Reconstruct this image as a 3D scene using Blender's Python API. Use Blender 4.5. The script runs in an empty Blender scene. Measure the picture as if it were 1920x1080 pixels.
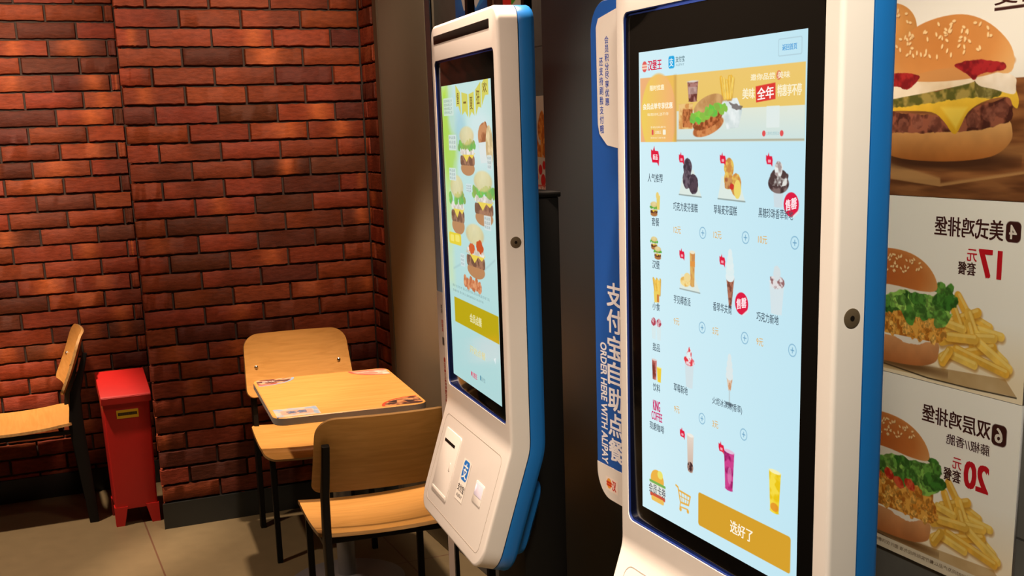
import bpy, bmesh, math, random
import numpy as np
from mathutils import Matrix, Vector
from mathutils.geometry import delaunay_2d_cdt

S = bpy.context.scene
COL = S.collection
random.seed(7)
RNG = np.random.default_rng(11)

# ------------------------------------------------------------------ camera, world, lights, exposure
CAM_H = 1.68
YAW, PITCH, ROLL = 0.407, 0.214, -0.033
F_PX, CY_PX = 2151.07, 708.42


def make_camera():
    f = Vector((math.sin(YAW) * math.cos(PITCH), math.cos(YAW) * math.cos(PITCH), -math.sin(PITCH)))
    r = Vector((math.cos(YAW), -math.sin(YAW), 0))
    u = r.cross(f)
    c, s = math.cos(ROLL), math.sin(ROLL)
    x, y = r * c + u * s, u * c - r * s
    cd = bpy.data.cameras.new('camera')
    cd.sensor_fit = 'HORIZONTAL'
    cd.sensor_width = 36.0
    cd.lens = F_PX / 1920 * 36.0
    cd.shift_y = (CY_PX - 540) / 1920
    cd.clip_start = 0.02
    o = bpy.data.objects.new('camera', cd)
    COL.objects.link(o)
    m = Matrix((x, y, -f)).transposed().to_4x4()
    m.translation = (0, 0, CAM_H)
    o.matrix_world = m
    S.camera = o


make_camera()
S.view_settings.view_transform = 'Standard'
S.view_settings.look = 'None'
S.view_settings.exposure = 0.0
S.view_settings.gamma = 1.0
S.view_settings.use_curve_mapping = False

world = bpy.data.worlds.new('room_air')
world.use_nodes = True
world.node_tree.nodes['Background'].inputs[0].default_value = (1.0, 0.78, 0.55, 1)
world.node_tree.nodes['Background'].inputs[1].default_value = 0.02
S.world = world

WARM = (1.0, 0.73, 0.54)


def area(name, loc, size, power, target=None, color=WARM, spread=180):
    l = bpy.data.lights.new(name, 'AREA')
    l.shape = 'DISK'
    l.size = size
    l.energy = power
    l.color = color
    l.spread = math.radians(spread)
    o = bpy.data.objects.new(name, l)
    o.location = loc
    if target is not None:
        d = Vector(target) - Vector(loc)
        o.rotation_euler = d.to_track_quat('-Z', 'Y').to_euler()
    COL.objects.link(o)


def spot(name, loc, target, power, angle, blend=0.6, radius=0.05, color=WARM):
    l = bpy.data.lights.new(name, 'SPOT')
    l.energy = power
    l.spot_size = math.radians(angle)
    l.spot_blend = blend
    l.shadow_soft_size = radius
    l.color = color
    o = bpy.data.objects.new(name, l)
    o.location = loc
    d = Vector(target) - Vector(loc)
    o.rotation_euler = d.to_track_quat('-Z', 'Y').to_euler()
    COL.objects.link(o)


# ceiling downlights of the restaurant, with added fill lights among them
spot('kiosk_front_fill', (-1.35, 1.60, 2.75), (0.92, 1.85, 1.20), 212, 50, 0.6, 0.25)  # added frontal fill for the kiosk fronts, not a known fixture
spot('far_kiosk_side_fill', (0.30, 0.60, 2.85), (0.95, 2.22, 1.66), 40, 25, 0.8, 0.12)  # extra spot put in to brighten the far kiosk's side
spot('poster_fill', (0.35, 0.32, 2.80), (1.50, 1.50, 1.05), 160, 50, 0.5, 0.12, (1.0, 0.86, 0.68))  # unseen spot added to light the posters past the near kiosk
spot('downlight_near_kiosk', (0.872, 1.32, 2.85), (0.82, 1.32, 0), 640, 40, 0.4, 0.03)
spot('downlight_far_kiosk', (0.885, 2.40, 2.88), (0.84, 2.38, 0), 330, 52, 0.5)
spot('downlight_table', (1.00, 4.10, 2.85), (0.99, 4.24, 0), 310, 41, 0.5, 0.05)
spot('downlight_corner', (-0.35, 4.85, 2.85), (-0.22, 5.20, 0), 390, 42, 0.5, 0.05)
spot('downlight_floor', (-0.20, 3.85, 2.85), (0.74, 4.36, 0.2), 120, 31, 0.6, 0.05)
spot('wall_washer_pillar', (0.90, 3.6, 2.85), (0.98, 5.05, 1.88), 140, 58, 1.0, 0.15)
spot('wall_washer_side', (-0.10, 4.1, 2.85), (0.0, 5.8, 1.78), 290, 56, 1.0, 0.15)
area('alcove_fill', (1.15, 3.55, 2.90), 0.3, 9)  # soft fill added to lift the wall and posters above the far kiosk


# ------------------------------------------------------------------ materials
def new_mat(name):
    m = bpy.data.materials.new(name)
    m.use_nodes = True
    nt = m.node_tree
    b = nt.nodes['Principled BSDF']
    return m, nt, b


def srgb(c):
    c = np.asarray(c, float) / 255.0
    return tuple(np.where(c <= 0.04045, c / 12.92, ((c + 0.055) / 1.055) ** 2.4))


def plain(name, col, rough=0.5, metal=0.0, var=0.06, scale=30.0, bump=0.0, spec=0.5, coat=0.0):
    """painted / moulded surface with a faint procedural mottling"""
    m, nt, b = new_mat(name)
    tc = nt.nodes.new('ShaderNodeTexCoord')
    n = nt.nodes.new('ShaderNodeTexNoise')
    n.inputs['Scale'].default_value = scale
    n.inputs['Detail'].default_value = 4
    nt.links.new(tc.outputs['Object'], n.inputs['Vector'])
    mx = nt.nodes.new('ShaderNodeMix')
    mx.data_type = 'RGBA'
    mx.inputs['A'].default_value = (*[v * (1 - var) for v in col], 1)
    mx.inputs['B'].default_value = (*[min(1, v * (1 + var)) for v in col], 1)
    nt.links.new(n.outputs['Fac'], mx.inputs['Factor'])
    nt.links.new(mx.outputs['Result'], b.inputs['Base Color'])
    b.inputs['Roughness'].default_value = rough
    b.inputs['Metallic'].default_value = metal
    b.inputs['Specular IOR Level'].default_value = spec
    b.inputs['Coat Weight'].default_value = coat
    b.inputs['Coat Roughness'].default_value = 0.08
    if bump:
        bp = nt.nodes.new('ShaderNodeBump')
        bp.inputs['Strength'].default_value = bump
        bp.inputs['Distance'].default_value = 0.002
        nt.links.new(n.outputs['Fac'], bp.inputs['Height'])
        nt.links.new(bp.outputs['Normal'], b.inputs['Normal'])
    return m


def wood_mat(name, c1, c2, rough=0.42, axis=0):
    m, nt, b = new_mat(name)
    tc = nt.nodes.new('ShaderNodeTexCoord')
    mp = nt.nodes.new('ShaderNodeMapping')
    sc = [22.0, 22.0, 22.0]
    sc[axis] = 1.6
    mp.inputs['Scale'].default_value = sc
    nt.links.new(tc.outputs['Object'], mp.inputs['Vector'])
    n = nt.nodes.new('ShaderNodeTexNoise')
    n.inputs['Scale'].default_value = 3.2
    n.inputs['Detail'].default_value = 6
    n.inputs['Distortion'].default_value = 0.6
    nt.links.new(mp.outputs['Vector'], n.inputs['Vector'])
    r = nt.nodes.new('ShaderNodeValToRGB')
    r.color_ramp.elements[0].position = 0.3
    r.color_ramp.elements[1].position = 0.68
    r.color_ramp.elements[0].color = (*c2, 1)
    r.color_ramp.elements[1].color = (*c1, 1)
    nt.links.new(n.outputs['Fac'], r.inputs['Fac'])
    nt.links.new(r.outputs['Color'], b.inputs['Base Color'])
    b.inputs['Roughness'].default_value = rough
    b.inputs['Specular IOR Level'].default_value = 0.3
    b.inputs['Coat Weight'].default_value = 0.25
    b.inputs['Coat Roughness'].default_value = 0.2
    return m


def ink_mat(name, rough=0.55, emit=0.0, spec=0.4):
    """printed picture: colour comes from the mesh's own ink attribute; emit > 0 for lit screens"""
    m, nt, b = new_mat(name)
    a = nt.nodes.new('ShaderNodeAttribute')
    a.attribute_name = 'ink'
    b.inputs['Roughness'].default_value = rough
    b.inputs['Specular IOR Level'].default_value = spec
    if emit:
        b.inputs['Base Color'].default_value = (0.004, 0.004, 0.004, 1)
        nt.links.new(a.outputs['Color'], b.inputs['Emission Color'])
        b.inputs['Emission Strength'].default_value = emit
    else:
        nt.links.new(a.outputs['Color'], b.inputs['Base Color'])
    return m


def brick_mat():
    m, nt, b = new_mat('fired_brick')
    a = nt.nodes.new('ShaderNodeAttribute')
    a.attribute_name = 'ink'
    tc = nt.nodes.new('ShaderNodeTexCoord')
    mp = nt.nodes.new('ShaderNodeMapping')
    mp.inputs['Scale'].default_value = (1, 1, 3.0)
    nt.links.new(tc.outputs['Object'], mp.inputs['Vector'])
    n = nt.nodes.new('ShaderNodeTexNoise')
    n.inputs['Scale'].default_value = 26
    n.inputs['Detail'].default_value = 7
    n.inputs['Roughness'].default_value = 0.62
    nt.links.new(mp.outputs['Vector'], n.inputs['Vector'])
    r = nt.nodes.new('ShaderNodeValToRGB')
    r.color_ramp.elements[0].position = 0.25
    r.color_ramp.elements[1].position = 0.75
    r.color_ramp.elements[0].color = (0.62, 0.6, 0.58, 1)
    r.color_ramp.elements[1].color = (1.25, 1.22, 1.2, 1)
    nt.links.new(n.outputs['Fac'], r.inputs['Fac'])
    mx = nt.nodes.new('ShaderNodeMix')
    mx.data_type = 'RGBA'
    mx.blend_type = 'MULTIPLY'
    mx.inputs['Factor'].default_value = 1
    nt.links.new(a.outputs['Color'], mx.inputs['A'])
    nt.links.new(r.outputs['Color'], mx.inputs['B'])
    nt.links.new(mx.outputs['Result'], b.inputs['Base Color'])
    b.inputs['Roughness'].default_value = 0.62
    b.inputs['Specular IOR Level'].default_value = 0.22
    bp = nt.nodes.new('ShaderNodeBump')
    bp.inputs['Strength'].default_value = 0.55
    bp.inputs['Distance'].default_value = 0.006
    nt.links.new(n.outputs['Fac'], bp.inputs['Height'])
    nt.links.new(bp.outputs['Normal'], b.inputs['Normal'])
    return m


def tile_mat(name, c1, c2, mortar, w, h, msize, rough, offs=(0, 0, 0), rot=(0, 0, 0), offset=0.0, mottle=0.15):
    m, nt, b = new_mat(name)
    tc = nt.nodes.new('ShaderNodeTexCoord')
    mp = nt.nodes.new('ShaderNodeMapping')
    mp.inputs['Location'].default_value = offs
    mp.inputs['Rotation'].default_value = rot
    nt.links.new(tc.outputs['Object'], mp.inputs['Vector'])
    br = nt.nodes.new('ShaderNodeTexBrick')
    br.offset = offset
    br.inputs['Color1'].default_value = (*c1, 1)
    br.inputs['Color2'].default_value = (*c2, 1)
    br.inputs['Mortar'].default_value = (*mortar, 1)
    br.inputs['Scale'].default_value = 1
    br.inputs['Mortar Size'].default_value = msize
    br.inputs['Brick Width'].default_value = w
    br.inputs['Row Height'].default_value = h
    nt.links.new(mp.outputs['Vector'], br.inputs['Vector'])
    n = nt.nodes.new('ShaderNodeTexNoise')
    n.inputs['Scale'].default_value = 14
    n.inputs['Detail'].default_value = 6
    nt.links.new(tc.outputs['Object'], n.inputs['Vector'])
    mr = nt.nodes.new('ShaderNodeMapRange')
    mr.inputs['To Min'].default_value = 1 - mottle
    mr.inputs['To Max'].default_value = 1 + mottle
    nt.links.new(n.outputs['Fac'], mr.inputs['Value'])
    mx = nt.nodes.new('ShaderNodeMix')
    mx.data_type = 'RGBA'
    mx.blend_type = 'MULTIPLY'
    mx.inputs['Factor'].default_value = 1
    nt.links.new(br.outputs['Color'], mx.inputs['A'])
    nt.links.new(mr.outputs['Result'], mx.inputs['B'])
    nt.links.new(mx.outputs['Result'], b.inputs['Base Color'])
    b.inputs['Roughness'].default_value = rough
    bp = nt.nodes.new('ShaderNodeBump')
    bp.inputs['Strength'].default_value = 0.5
    bp.inputs['Distance'].default_value = 0.003
    bp.invert = True
    nt.links.new(br.outputs['Fac'], bp.inputs['Height'])
    nt.links.new(bp.outputs['Normal'], b.inputs['Normal'])
    return m


M = dict(
    white=plain('white_plastic', (0.80, 0.76, 0.71), 0.38, var=0.015),
    seam=plain('dark_seam', (0.02, 0.025, 0.03), 0.6),
    blue=plain('blue_plastic', (0.010, 0.145, 0.46), 0.36, var=0.03),
    navy=plain('navy_rim', (0.012, 0.03, 0.16), 0.35),
    sign_blue=plain('sign_blue', (0.014, 0.105, 0.46), 0.4, var=0.02),
    glass=plain('black_screen_glass', (0.004, 0.0035, 0.003), 0.08, var=0.0, spec=0.03),
    black=plain('black_plastic', (0.008, 0.006, 0.005), 0.5, spec=0.15),
    black_metal=plain('black_powder_coat', (0.006, 0.0056, 0.005), 0.5, spec=0.22),
    chrome=plain('bright_steel', (0.72, 0.70, 0.66), 0.22, metal=1.0),
    lock=plain('dull_brass', (0.15, 0.11, 0.065), 0.45, metal=0.3),
    steel=plain('grey_steel', (0.30, 0.30, 0.31), 0.42, metal=0.6),
    edge=plain('grey_edge_band', (0.66, 0.64, 0.62), 0.5),
    red=plain('red_enamel', (0.52, 0.012, 0.010), 0.42, var=0.06),
    yellow=plain('yellow_label', (0.75, 0.52, 0.03), 0.5),
    scan=plain('scanner_pane', (0.75, 0.72, 0.78), 0.25),
    wood=wood_mat('plywood_ash', (0.82, 0.43, 0.115), (0.70, 0.345, 0.08)),
    wood_edge=wood_mat('plywood_edge', (0.60, 0.36, 0.14), (0.42, 0.23, 0.08)),
    mortar=plain('dark_mortar', (0.045, 0.030, 0.022), 0.9, var=0.3, scale=60, bump=0.5),
    brick=brick_mat(),
    skirting=plain('dark_skirting', (0.018, 0.020, 0.018), 0.45),
    brown_wall=plain('brown_wall_paint', (0.27, 0.235, 0.165), 0.7, var=0.05, scale=8),
    dark_panel=plain('dark_brown_panel', (0.024, 0.034, 0.038), 0.5, var=0.08, scale=6),
    ceiling=plain('dark_ceiling', (0.10, 0.085, 0.07), 0.8),
    shell=plain('dim_room_wall', (0.05, 0.035, 0.028), 0.8),
    floor=tile_mat('floor_tiles', (0.175, 0.135, 0.070), (0.170, 0.131, 0.068), (0.115, 0.058, 0.032), 0.9, 1.8, 0.0035, 0.42,
                   offs=(0.49, -0.55, 0)),
    grey_tile=tile_mat('grey_slate_tiles', (0.115, 0.115, 0.105), (0.10, 0.10, 0.092), (0.04, 0.04, 0.038), 0.32, 0.052,
                       0.0022, 0.6, rot=(math.radians(90), 0, math.radians(90)), offset=0.5, mottle=0.35),
    print=ink_mat('printed_picture', 0.5),
    screen=ink_mat('lit_screen', 0.10, 1.0, 0.35),
)


# ------------------------------------------------------------------ object helpers
def obj(name, me, mats, parent=None, smooth=True, sharp=35):
    if isinstance(me, bmesh.types.BMesh):
        bm = me
        me = bpy.data.meshes.new(name)
        bmesh.ops.recalc_face_normals(bm, faces=bm.faces)
        for f in bm.faces:
            f.smooth = smooth
        if smooth:
            for e in bm.edges:
                if len(e.link_faces) == 2 and e.calc_face_angle(0) > math.radians(sharp):
                    e.smooth = False
        bm.to_mesh(me)
        bm.free()
    if not isinstance(mats, (list, tuple)):
        mats = [mats]
    for m in mats:
        me.materials.append(m)
    o = bpy.data.objects.new(name, me)
    COL.objects.link(o)
    if parent is not None:
        o.parent = parent
    return o


def thing(name, label, cat, loc=(0, 0, 0), rz=0.0, group=None):
    o = bpy.data.objects.new(name, None)
    o.empty_display_size = 0.05
    COL.objects.link(o)
    o.location = loc
    o.rotation_euler = (0, 0, rz)
    tag(o, label, cat, group)
    return o


def tag(o, label, cat, group=None):
    o['label'] = label
    o['category'] = cat
    if group:
        o['group'] = group


def struct(o, label=None):
    o['kind'] = 'structure'
    if label:
        o['label'] = label
    return o


def add_box(bm, lo, hi, bevel=0.0, seg=2, mat=0):
    vs = [bm.verts.new((x, y, z)) for x in (lo[0], hi[0]) for y in (lo[1], hi[1]) for z in (lo[2], hi[2])]
    q = [(0, 1, 3, 2), (4, 6, 7, 5), (0, 4, 5, 1), (2, 3, 7, 6), (0, 2, 6, 4), (1, 5, 7, 3)]
    fs = [bm.faces.new([vs[i] for i in f]) for f in q]
    for f in fs:
        f.material_index = mat
    if bevel:
        es = list({e for f in fs for e in f.edges})
        bmesh.ops.bevel(bm, geom=es, offset=bevel, segments=seg, affect='EDGES', profile=0.5)
    return fs


def box(name, lo, hi, mat, parent=None, bevel=0.0, seg=2):
    bm = bmesh.new()
    add_box(bm, lo, hi, bevel, seg)
    return obj(name, bm, mat, parent)


def add_bar(bm, pts, w, d=None, round_seg=0):
    """square (or round) bar swept along pts; w = width, d = depth"""
    d = d or w
    pts = [Vector(p) for p in pts]
    rings = []
    n = len(pts)
    for i, p in enumerate(pts):
        t = (pts[min(i + 1, n - 1)] - pts[max(i - 1, 0)]).normalized()
        ref = Vector((1, 0, 0)) if abs(t.x) < 0.9 else Vector((0, 1, 0))
        u = (ref - t * ref.dot(t)).normalized()
        v = t.cross(u)
        if round_seg:
            ring = [bm.verts.new(p + u * math.cos(a) * w / 2 + v * math.sin(a) * w / 2)
                    for a in [2 * math.pi * k / round_seg for k in range(round_seg)]]
        else:
            c = 0.22
            prof = [(1, 1 - c), (1 - c, 1), (-1 + c, 1), (-1, 1 - c), (-1, -1 + c), (-1 + c, -1), (1 - c, -1), (1, -1 + c)]
            ring = [bm.verts.new(p + u * a * w / 2 + v * b * (d[i] if isinstance(d, list) else d) / 2) for a, b in prof]
        rings.append(ring)
    k = len(rings[0])
    for r0, r1 in zip(rings, rings[1:]):
        for i in range(k):
            bm.faces.new((r0[i], r0[(i + 1) % k], r1[(i + 1) % k], r1[i]))
    bm.faces.new(rings[0][::-1])
    bm.faces.new(rings[-1])


def bar(name, pts, w, mat, parent, d=None, round_seg=0):
    bm = bmesh.new()
    add_bar(bm, pts, w, d, round_seg)
    return obj(name, bm, mat, parent)


def add_lathe(bm, prof, seg=32, center=(0, 0, 0), axis='Z'):
    rings = []
    for r, h in prof:
        ring = []
        for k in range(seg):
            a = 2 * math.pi * k / seg
            p = {'Z': (r * math.cos(a), r * math.sin(a), h), 'X': (h, r * math.cos(a), r * math.sin(a)),
                 'Y': (r * math.cos(a), h, r * math.sin(a))}[axis]
            ring.append(bm.verts.new(Vector(p) + Vector(center)))
        rings.append(ring)
    for r0, r1 in zip(rings, rings[1:]):
        for i in range(seg):
            bm.faces.new((r0[i], r0[(i + 1) % seg], r1[(i + 1) % seg], r1[i]))
    bm.faces.new(rings[0])
    bm.faces.new(rings[-1])


def rrect(x0, x1, y0, y1, r, n=6):
    pts = []
    r = min(r, (x1 - x0) / 2 - 1e-5, (y1 - y0) / 2 - 1e-5)
    for cx, cy, a0 in ((x1 - r, y1 - r, 0), (x0 + r, y1 - r, 90), (x0 + r, y0 + r, 180), (x1 - r, y0 + r, 270)):
        for k in range(n + 1):
            a = math.radians(a0 + 90 * k / n)
            pts.append((cx + r * math.cos(a), cy + r * math.sin(a)))
    return pts


# ------------------------------------------------------------------ painted pictures: a grid of coloured vertices plus lettering
def to_lin(c):
    return np.where(c <= 0.04045, c / 12.92, ((np.maximum(c, 0) + 0.055) / 1.055) ** 2.4)


def vnoise(x, y, scale, seed=0, octaves=3):
    out = np.zeros_like(x, dtype=float)
    amp, tot = 1.0, 0.0
    for o in range(octaves):
        rg = np.random.default_rng(seed * 17 + o)
        lat = rg.random((64, 64))
        fx, fy = x / scale * 2 ** o, y / scale * 2 ** o
        ix, iy = np.floor(fx).astype(int), np.floor(fy).astype(int)
        tx, ty = fx - ix, fy - iy
        tx, ty = tx * tx * (3 - 2 * tx), ty * ty * (3 - 2 * ty)
        a, b = lat[iy % 64, ix % 64], lat[iy % 64, (ix + 1) % 64]
        c, d = lat[(iy + 1) % 64, ix % 64], lat[(iy + 1) % 64, (ix + 1) % 64]
        out += amp * ((a * (1 - tx) + b * tx) * (1 - ty) + (c * (1 - tx) + d * tx) * ty)
        tot += amp
        amp *= 0.5
    return out / tot


GLYPHS = {}


def glyphs(body):
    """triangles of a line of lettering, scaled to the unit square; strokes that overlap stay filled"""
    if body in GLYPHS:
        return GLYPHS[body]
    cu = bpy.data.curves.new('lettering', 'FONT')
    cu.body = body
    o = bpy.data.objects.new('lettering', cu)
    COL.objects.link(o)
    dg = bpy.context.evaluated_depsgraph_get()
    dg.update()
    crv = o.evaluated_get(dg).to_curve(dg)
    loops = []
    for sp in crv.splines:
        bp = sp.bezier_points
        n = len(bp)
        pl = []
        for k in range(n):
            a, b = bp[k], bp[(k + 1) % n]
            p0, p1, p2, p3 = [np.array(v[:2]) for v in (a.co, a.handle_right, b.handle_left, b.co)]
            straight = abs(np.cross(p1 - p0, p3 - p0)) + abs(np.cross(p2 - p0, p3 - p0)) < 1e-4
            for t in ((0.0,) if straight else (0.0, 0.34, 0.67)):
                pl.append((1 - t) ** 3 * p0 + 3 * t * (1 - t) ** 2 * p1 + 3 * t * t * (1 - t) * p2 + t ** 3 * p3)
        if n > 2:
            loops.append(np.array(pl))
    bpy.data.objects.remove(o)
    bpy.data.curves.remove(cu)
    V, F = [], []
    boxes = [(l[:, 0].min(), l[:, 0].max()) for l in loops]
    order = sorted(range(len(loops)), key=lambda k: boxes[k][0])
    groups, end = [], -1e9          # loops that overlap in x are worked out together
    for k in order:
        if boxes[k][0] > end:
            groups.append([])
        groups[-1].append(loops[k])
        end = max(end, boxes[k][1])
    for g in groups:
        vs, es = [], []
        for l in g:
            b = len(vs)
            vs += [Vector((float(x), float(y))) for x, y in l]
            es += [(b + k, b + (k + 1) % len(l)) for k in range(len(l))]
        v, _, f, _, _, _ = delaunay_2d_cdt(vs, es, [], 0, 1e-5)
        v = np.array([tuple(p) for p in v])
        f = np.array([t for t in f if len(t) == 3])
        if not len(f):
            continue
        c = v[f].mean(1)
        wn = np.zeros(len(c))
        for l in g:
            a, b = l, np.roll(l, -1, 0)
            up = (a[None, :, 1] <= c[:, None, 1]) & (b[None, :, 1] > c[:, None, 1])
            dn = (a[None, :, 1] > c[:, None, 1]) & (b[None, :, 1] <= c[:, None, 1])
            cr = (b[None, :, 0] - a[None, :, 0]) * (c[:, None, 1] - a[None, :, 1]) - (c[:, None, 0] - a[None, :, 0]) * (b[None, :, 1] - a[None, :, 1])
            wn += (up & (cr > 0)).sum(1) - (dn & (cr < 0)).sum(1)
        base = sum(len(q) for q in V)
        V.append(v)
        F += [tuple(int(x) + base for x in t) for t in f[wn != 0]]
    V = np.concatenate(V)
    used = sorted({x for t in F for x in t})
    remap = {x: k for k, x in enumerate(used)}
    V = V[used]
    F = [tuple(remap[x] for x in t) for t in F]
    V = (V - V.min(0)) / np.maximum(V.max(0) - V.min(0), 1e-6)
    GLYPHS[body] = (V, F)
    return GLYPHS[body]


class Canvas:
    def __init__(s, x0, y0, w, h, nx, ny, bg=(255, 255, 255)):
        s.x0, s.y0, s.w, s.h, s.nx, s.ny = x0, y0, w, h, nx, ny
        s.X, s.Y = np.meshgrid(np.linspace(x0, x0 + w, nx), np.linspace(y0, y0 + h, ny))
        s.C = np.empty((ny, nx, 3))
        s.C[:] = np.asarray(bg, float) / 255
        s.px = max(w / max(nx - 1, 1), h / max(ny - 1, 1))
        s.layers = []

    def _sl(s, x0, x1, y0, y1, m):
        i0 = max(0, int((x0 - m - s.x0) / s.w * (s.nx - 1)))
        i1 = min(s.nx, int((x1 + m - s.x0) / s.w * (s.nx - 1)) + 2)
        j0 = max(0, int((y0 - m - s.y0) / s.h * (s.ny - 1)))
        j1 = min(s.ny, int((y1 + m - s.y0) / s.h * (s.ny - 1)) + 2)
        return (slice(j0, max(j0, j1)), slice(i0, max(i0, i1)))

    def put(s, sl, sd, col, a=1.0, soft=0.0):
        x, y = s.X[sl], s.Y[sl]
        if x.size == 0:
            return
        al = np.clip(0.5 - sd / (s.px + soft), 0, 1) * a
        c = col(x, y) if callable(col) else np.asarray(col, float)
        c = c / 255.0
        s.C[sl] = s.C[sl] * (1 - al[..., None]) + c * al[..., None]

    def ellipse(s, cx, cy, rx, ry, col, rot=0.0, a=1.0, soft=0.0, wob=0.0, seed=0, wscale=None):
        R = max(rx, ry) + soft + s.px + wob * 2
        sl = s._sl(cx - R, cx + R, cy - R, cy + R, 0)
        x, y = s.X[sl] - cx, s.Y[sl] - cy
        c, n = math.cos(rot), math.sin(rot)
        u, v = x * c + y * n, -x * n + y * c
        k = np.sqrt((u / rx) ** 2 + (v / ry) ** 2) + 1e-9
        sd = (k - 1) * min(rx, ry)
        if wob:
            sd = sd + (vnoise(s.X[sl], s.Y[sl], wscale or rx * 0.4, seed) - 0.5) * 2 * wob
        s.put(sl, sd, col, a, soft)

    def rect(s, x0, y0, x1, y1, col, r=0.0, a=1.0, soft=0.0):
        sl = s._sl(x0, x1, y0, y1, s.px * 2 + soft)
        cx, cy, hw, hh = (x0 + x1) / 2, (y0 + y1) / 2, (x1 - x0) / 2, (y1 - y0) / 2
        dx, dy = np.abs(s.X[sl] - cx) - hw + r, np.abs(s.Y[sl] - cy) - hh + r
        sd = np.hypot(np.maximum(dx, 0), np.maximum(dy, 0)) + np.minimum(np.maximum(dx, dy), 0) - r
        s.put(sl, sd, col, a, soft)

    def frame(s, x0, y0, x1, y1, col, r=0.0, t=1.0, a=1.0):
        sl = s._sl(x0, x1, y0, y1, s.px * 2)
        cx, cy, hw, hh = (x0 + x1) / 2, (y0 + y1) / 2, (x1 - x0) / 2, (y1 - y0) / 2
        dx, dy = np.abs(s.X[sl] - cx) - hw + r, np.abs(s.Y[sl] - cy) - hh + r
        sd = np.hypot(np.maximum(dx, 0), np.maximum(dy, 0)) + np.minimum(np.maximum(dx, dy), 0) - r
        s.put(sl, np.abs(sd) - t / 2, col, a)

    def ring(s, cx, cy, r, t, col, a=1.0):
        sl = s._sl(cx - r, cx + r, cy - r, cy + r, t + s.px * 2)
        sd = np.abs(np.hypot(s.X[sl] - cx, s.Y[sl] - cy) - r) - t / 2
        s.put(sl, sd, col, a)

    def line(s, pts, t, col, a=1.0, soft=0.0):
        for (xa, ya), (xb, yb) in zip(pts, pts[1:]):
            sl = s._sl(min(xa, xb), max(xa, xb), min(ya, yb), max(ya, yb), t + s.px * 2 + soft)
            x, y = s.X[sl] - xa, s.Y[sl] - ya
            dx, dy = xb - xa, yb - ya
            k = np.clip((x * dx + y * dy) / (dx * dx + dy * dy + 1e-9), 0, 1)
            s.put(sl, np.hypot(x - k * dx, y - k * dy) - t / 2, col, a, soft)

    def poly(s, pts, col, a=1.0, soft=0.0, wob=0.0, seed=0, wscale=10.0):
        P = np.asarray(pts, float)
        sl = s._sl(P[:, 0].min(), P[:, 0].max(), P[:, 1].min(), P[:, 1].max(), s.px * 2 + soft + wob * 2)
        x, y = s.X[sl], s.Y[sl]
        if x.size == 0:
            return
        d = np.full(x.shape, 1e9)
        ins = np.zeros(x.shape, bool)
        n = len(P)
        for i in range(n):
            (xa, ya), (xb, yb) = P[i], P[(i + 1) % n]
            dx, dy = xb - xa, yb - ya
            k = np.clip(((x - xa) * dx + (y - ya) * dy) / (dx * dx + dy * dy + 1e-9), 0, 1)
            d = np.minimum(d, np.hypot(x - xa - k * dx, y - ya - k * dy))
            c = (ya > y) != (yb > y)
            xi = xa + (y - ya) * dx / (dy if abs(dy) > 1e-9 else 1e-9)
            ins ^= c & (x < xi)
        sd = np.where(ins, -d, d)
        if wob:
            sd = sd + (vnoise(x, y, wscale, seed) - 0.5) * 2 * wob
        s.put(sl, sd, col, a, soft)

    def smooth_poly(s, pts, col, **k):
        P = np.asarray(pts, float)
        n = len(P)
        out = []
        for i in range(n):
            p0, p1, p2, p3 = P[i - 1], P[i], P[(i + 1) % n], P[(i + 2) % n]
            for t in (0, 0.25, 0.5, 0.75):
                out.append(0.5 * ((2 * p1) + (-p0 + p2) * t + (2 * p0 - 5 * p1 + 4 * p2 - p3) * t * t
                                  + (-p0 + 3 * p1 - 3 * p2 + p3) * t ** 3))
        s.poly(out, col, **k)

    def text(s, body, x0, y0, x1, y1, col, bold=0.0, mirror=False, rot=0, skew=0.0):
        v, f = glyphs(body)
        u, w = v[:, 0].copy(), 1 - v[:, 1]
        if rot == 90:      # reads downwards, letter tops to the right
            u, w = 1 - w, u
        if mirror:
            u = 1 - u
        x = x0 + u * (x1 - x0)
        y = y0 + w * (y1 - y0) + skew * (u - 0.5)
        c = np.asarray(col, float) / 255
        b = bold * abs((x1 - x0) if rot else (y1 - y0))
        for dx, dy in (((-b, -b * 0.5), (b, b * 0.5), (b, -b * 0.5), (-b, b * 0.5)) if bold > 0.004 else ((0, 0),)):
            s.layers.append((x + dx, y + dy, f, c))

    def mesh(s, name, mapping, mats, parent=None, depth=0.0):
        """mapping(x, y, lift) -> (N,3) points"""
        if s.nx:
            g = mapping(s.X.ravel(), s.Y.ravel(), 0.0)
        else:           # lettering only
            g = np.zeros((0, 3))
        V = [g]
        Cc = [s.C.reshape(-1, 3)]
        idx = np.arange(s.nx * s.ny).reshape(s.ny, s.nx)
        q = np.stack([idx[:-1, :-1], idx[1:, :-1], idx[1:, 1:], idx[:-1, 1:]], -1).reshape(-1, 4) if s.nx else np.zeros((0, 4), int)
        loops = [q.ravel()]
        sizes = [np.full(len(q), 4)]
        base = len(g)
        for k, (x, y, f, c) in enumerate(s.layers):
            V.append(mapping(x, y, 0.00035 + 0.00002 * (k % 5)))
            Cc.append(np.tile(c, (len(x), 1)))
            for p in f:
                loops.append(np.array(p) + base)
            sizes.append(np.array([len(p) for p in f]))
            base += len(x)
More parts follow.
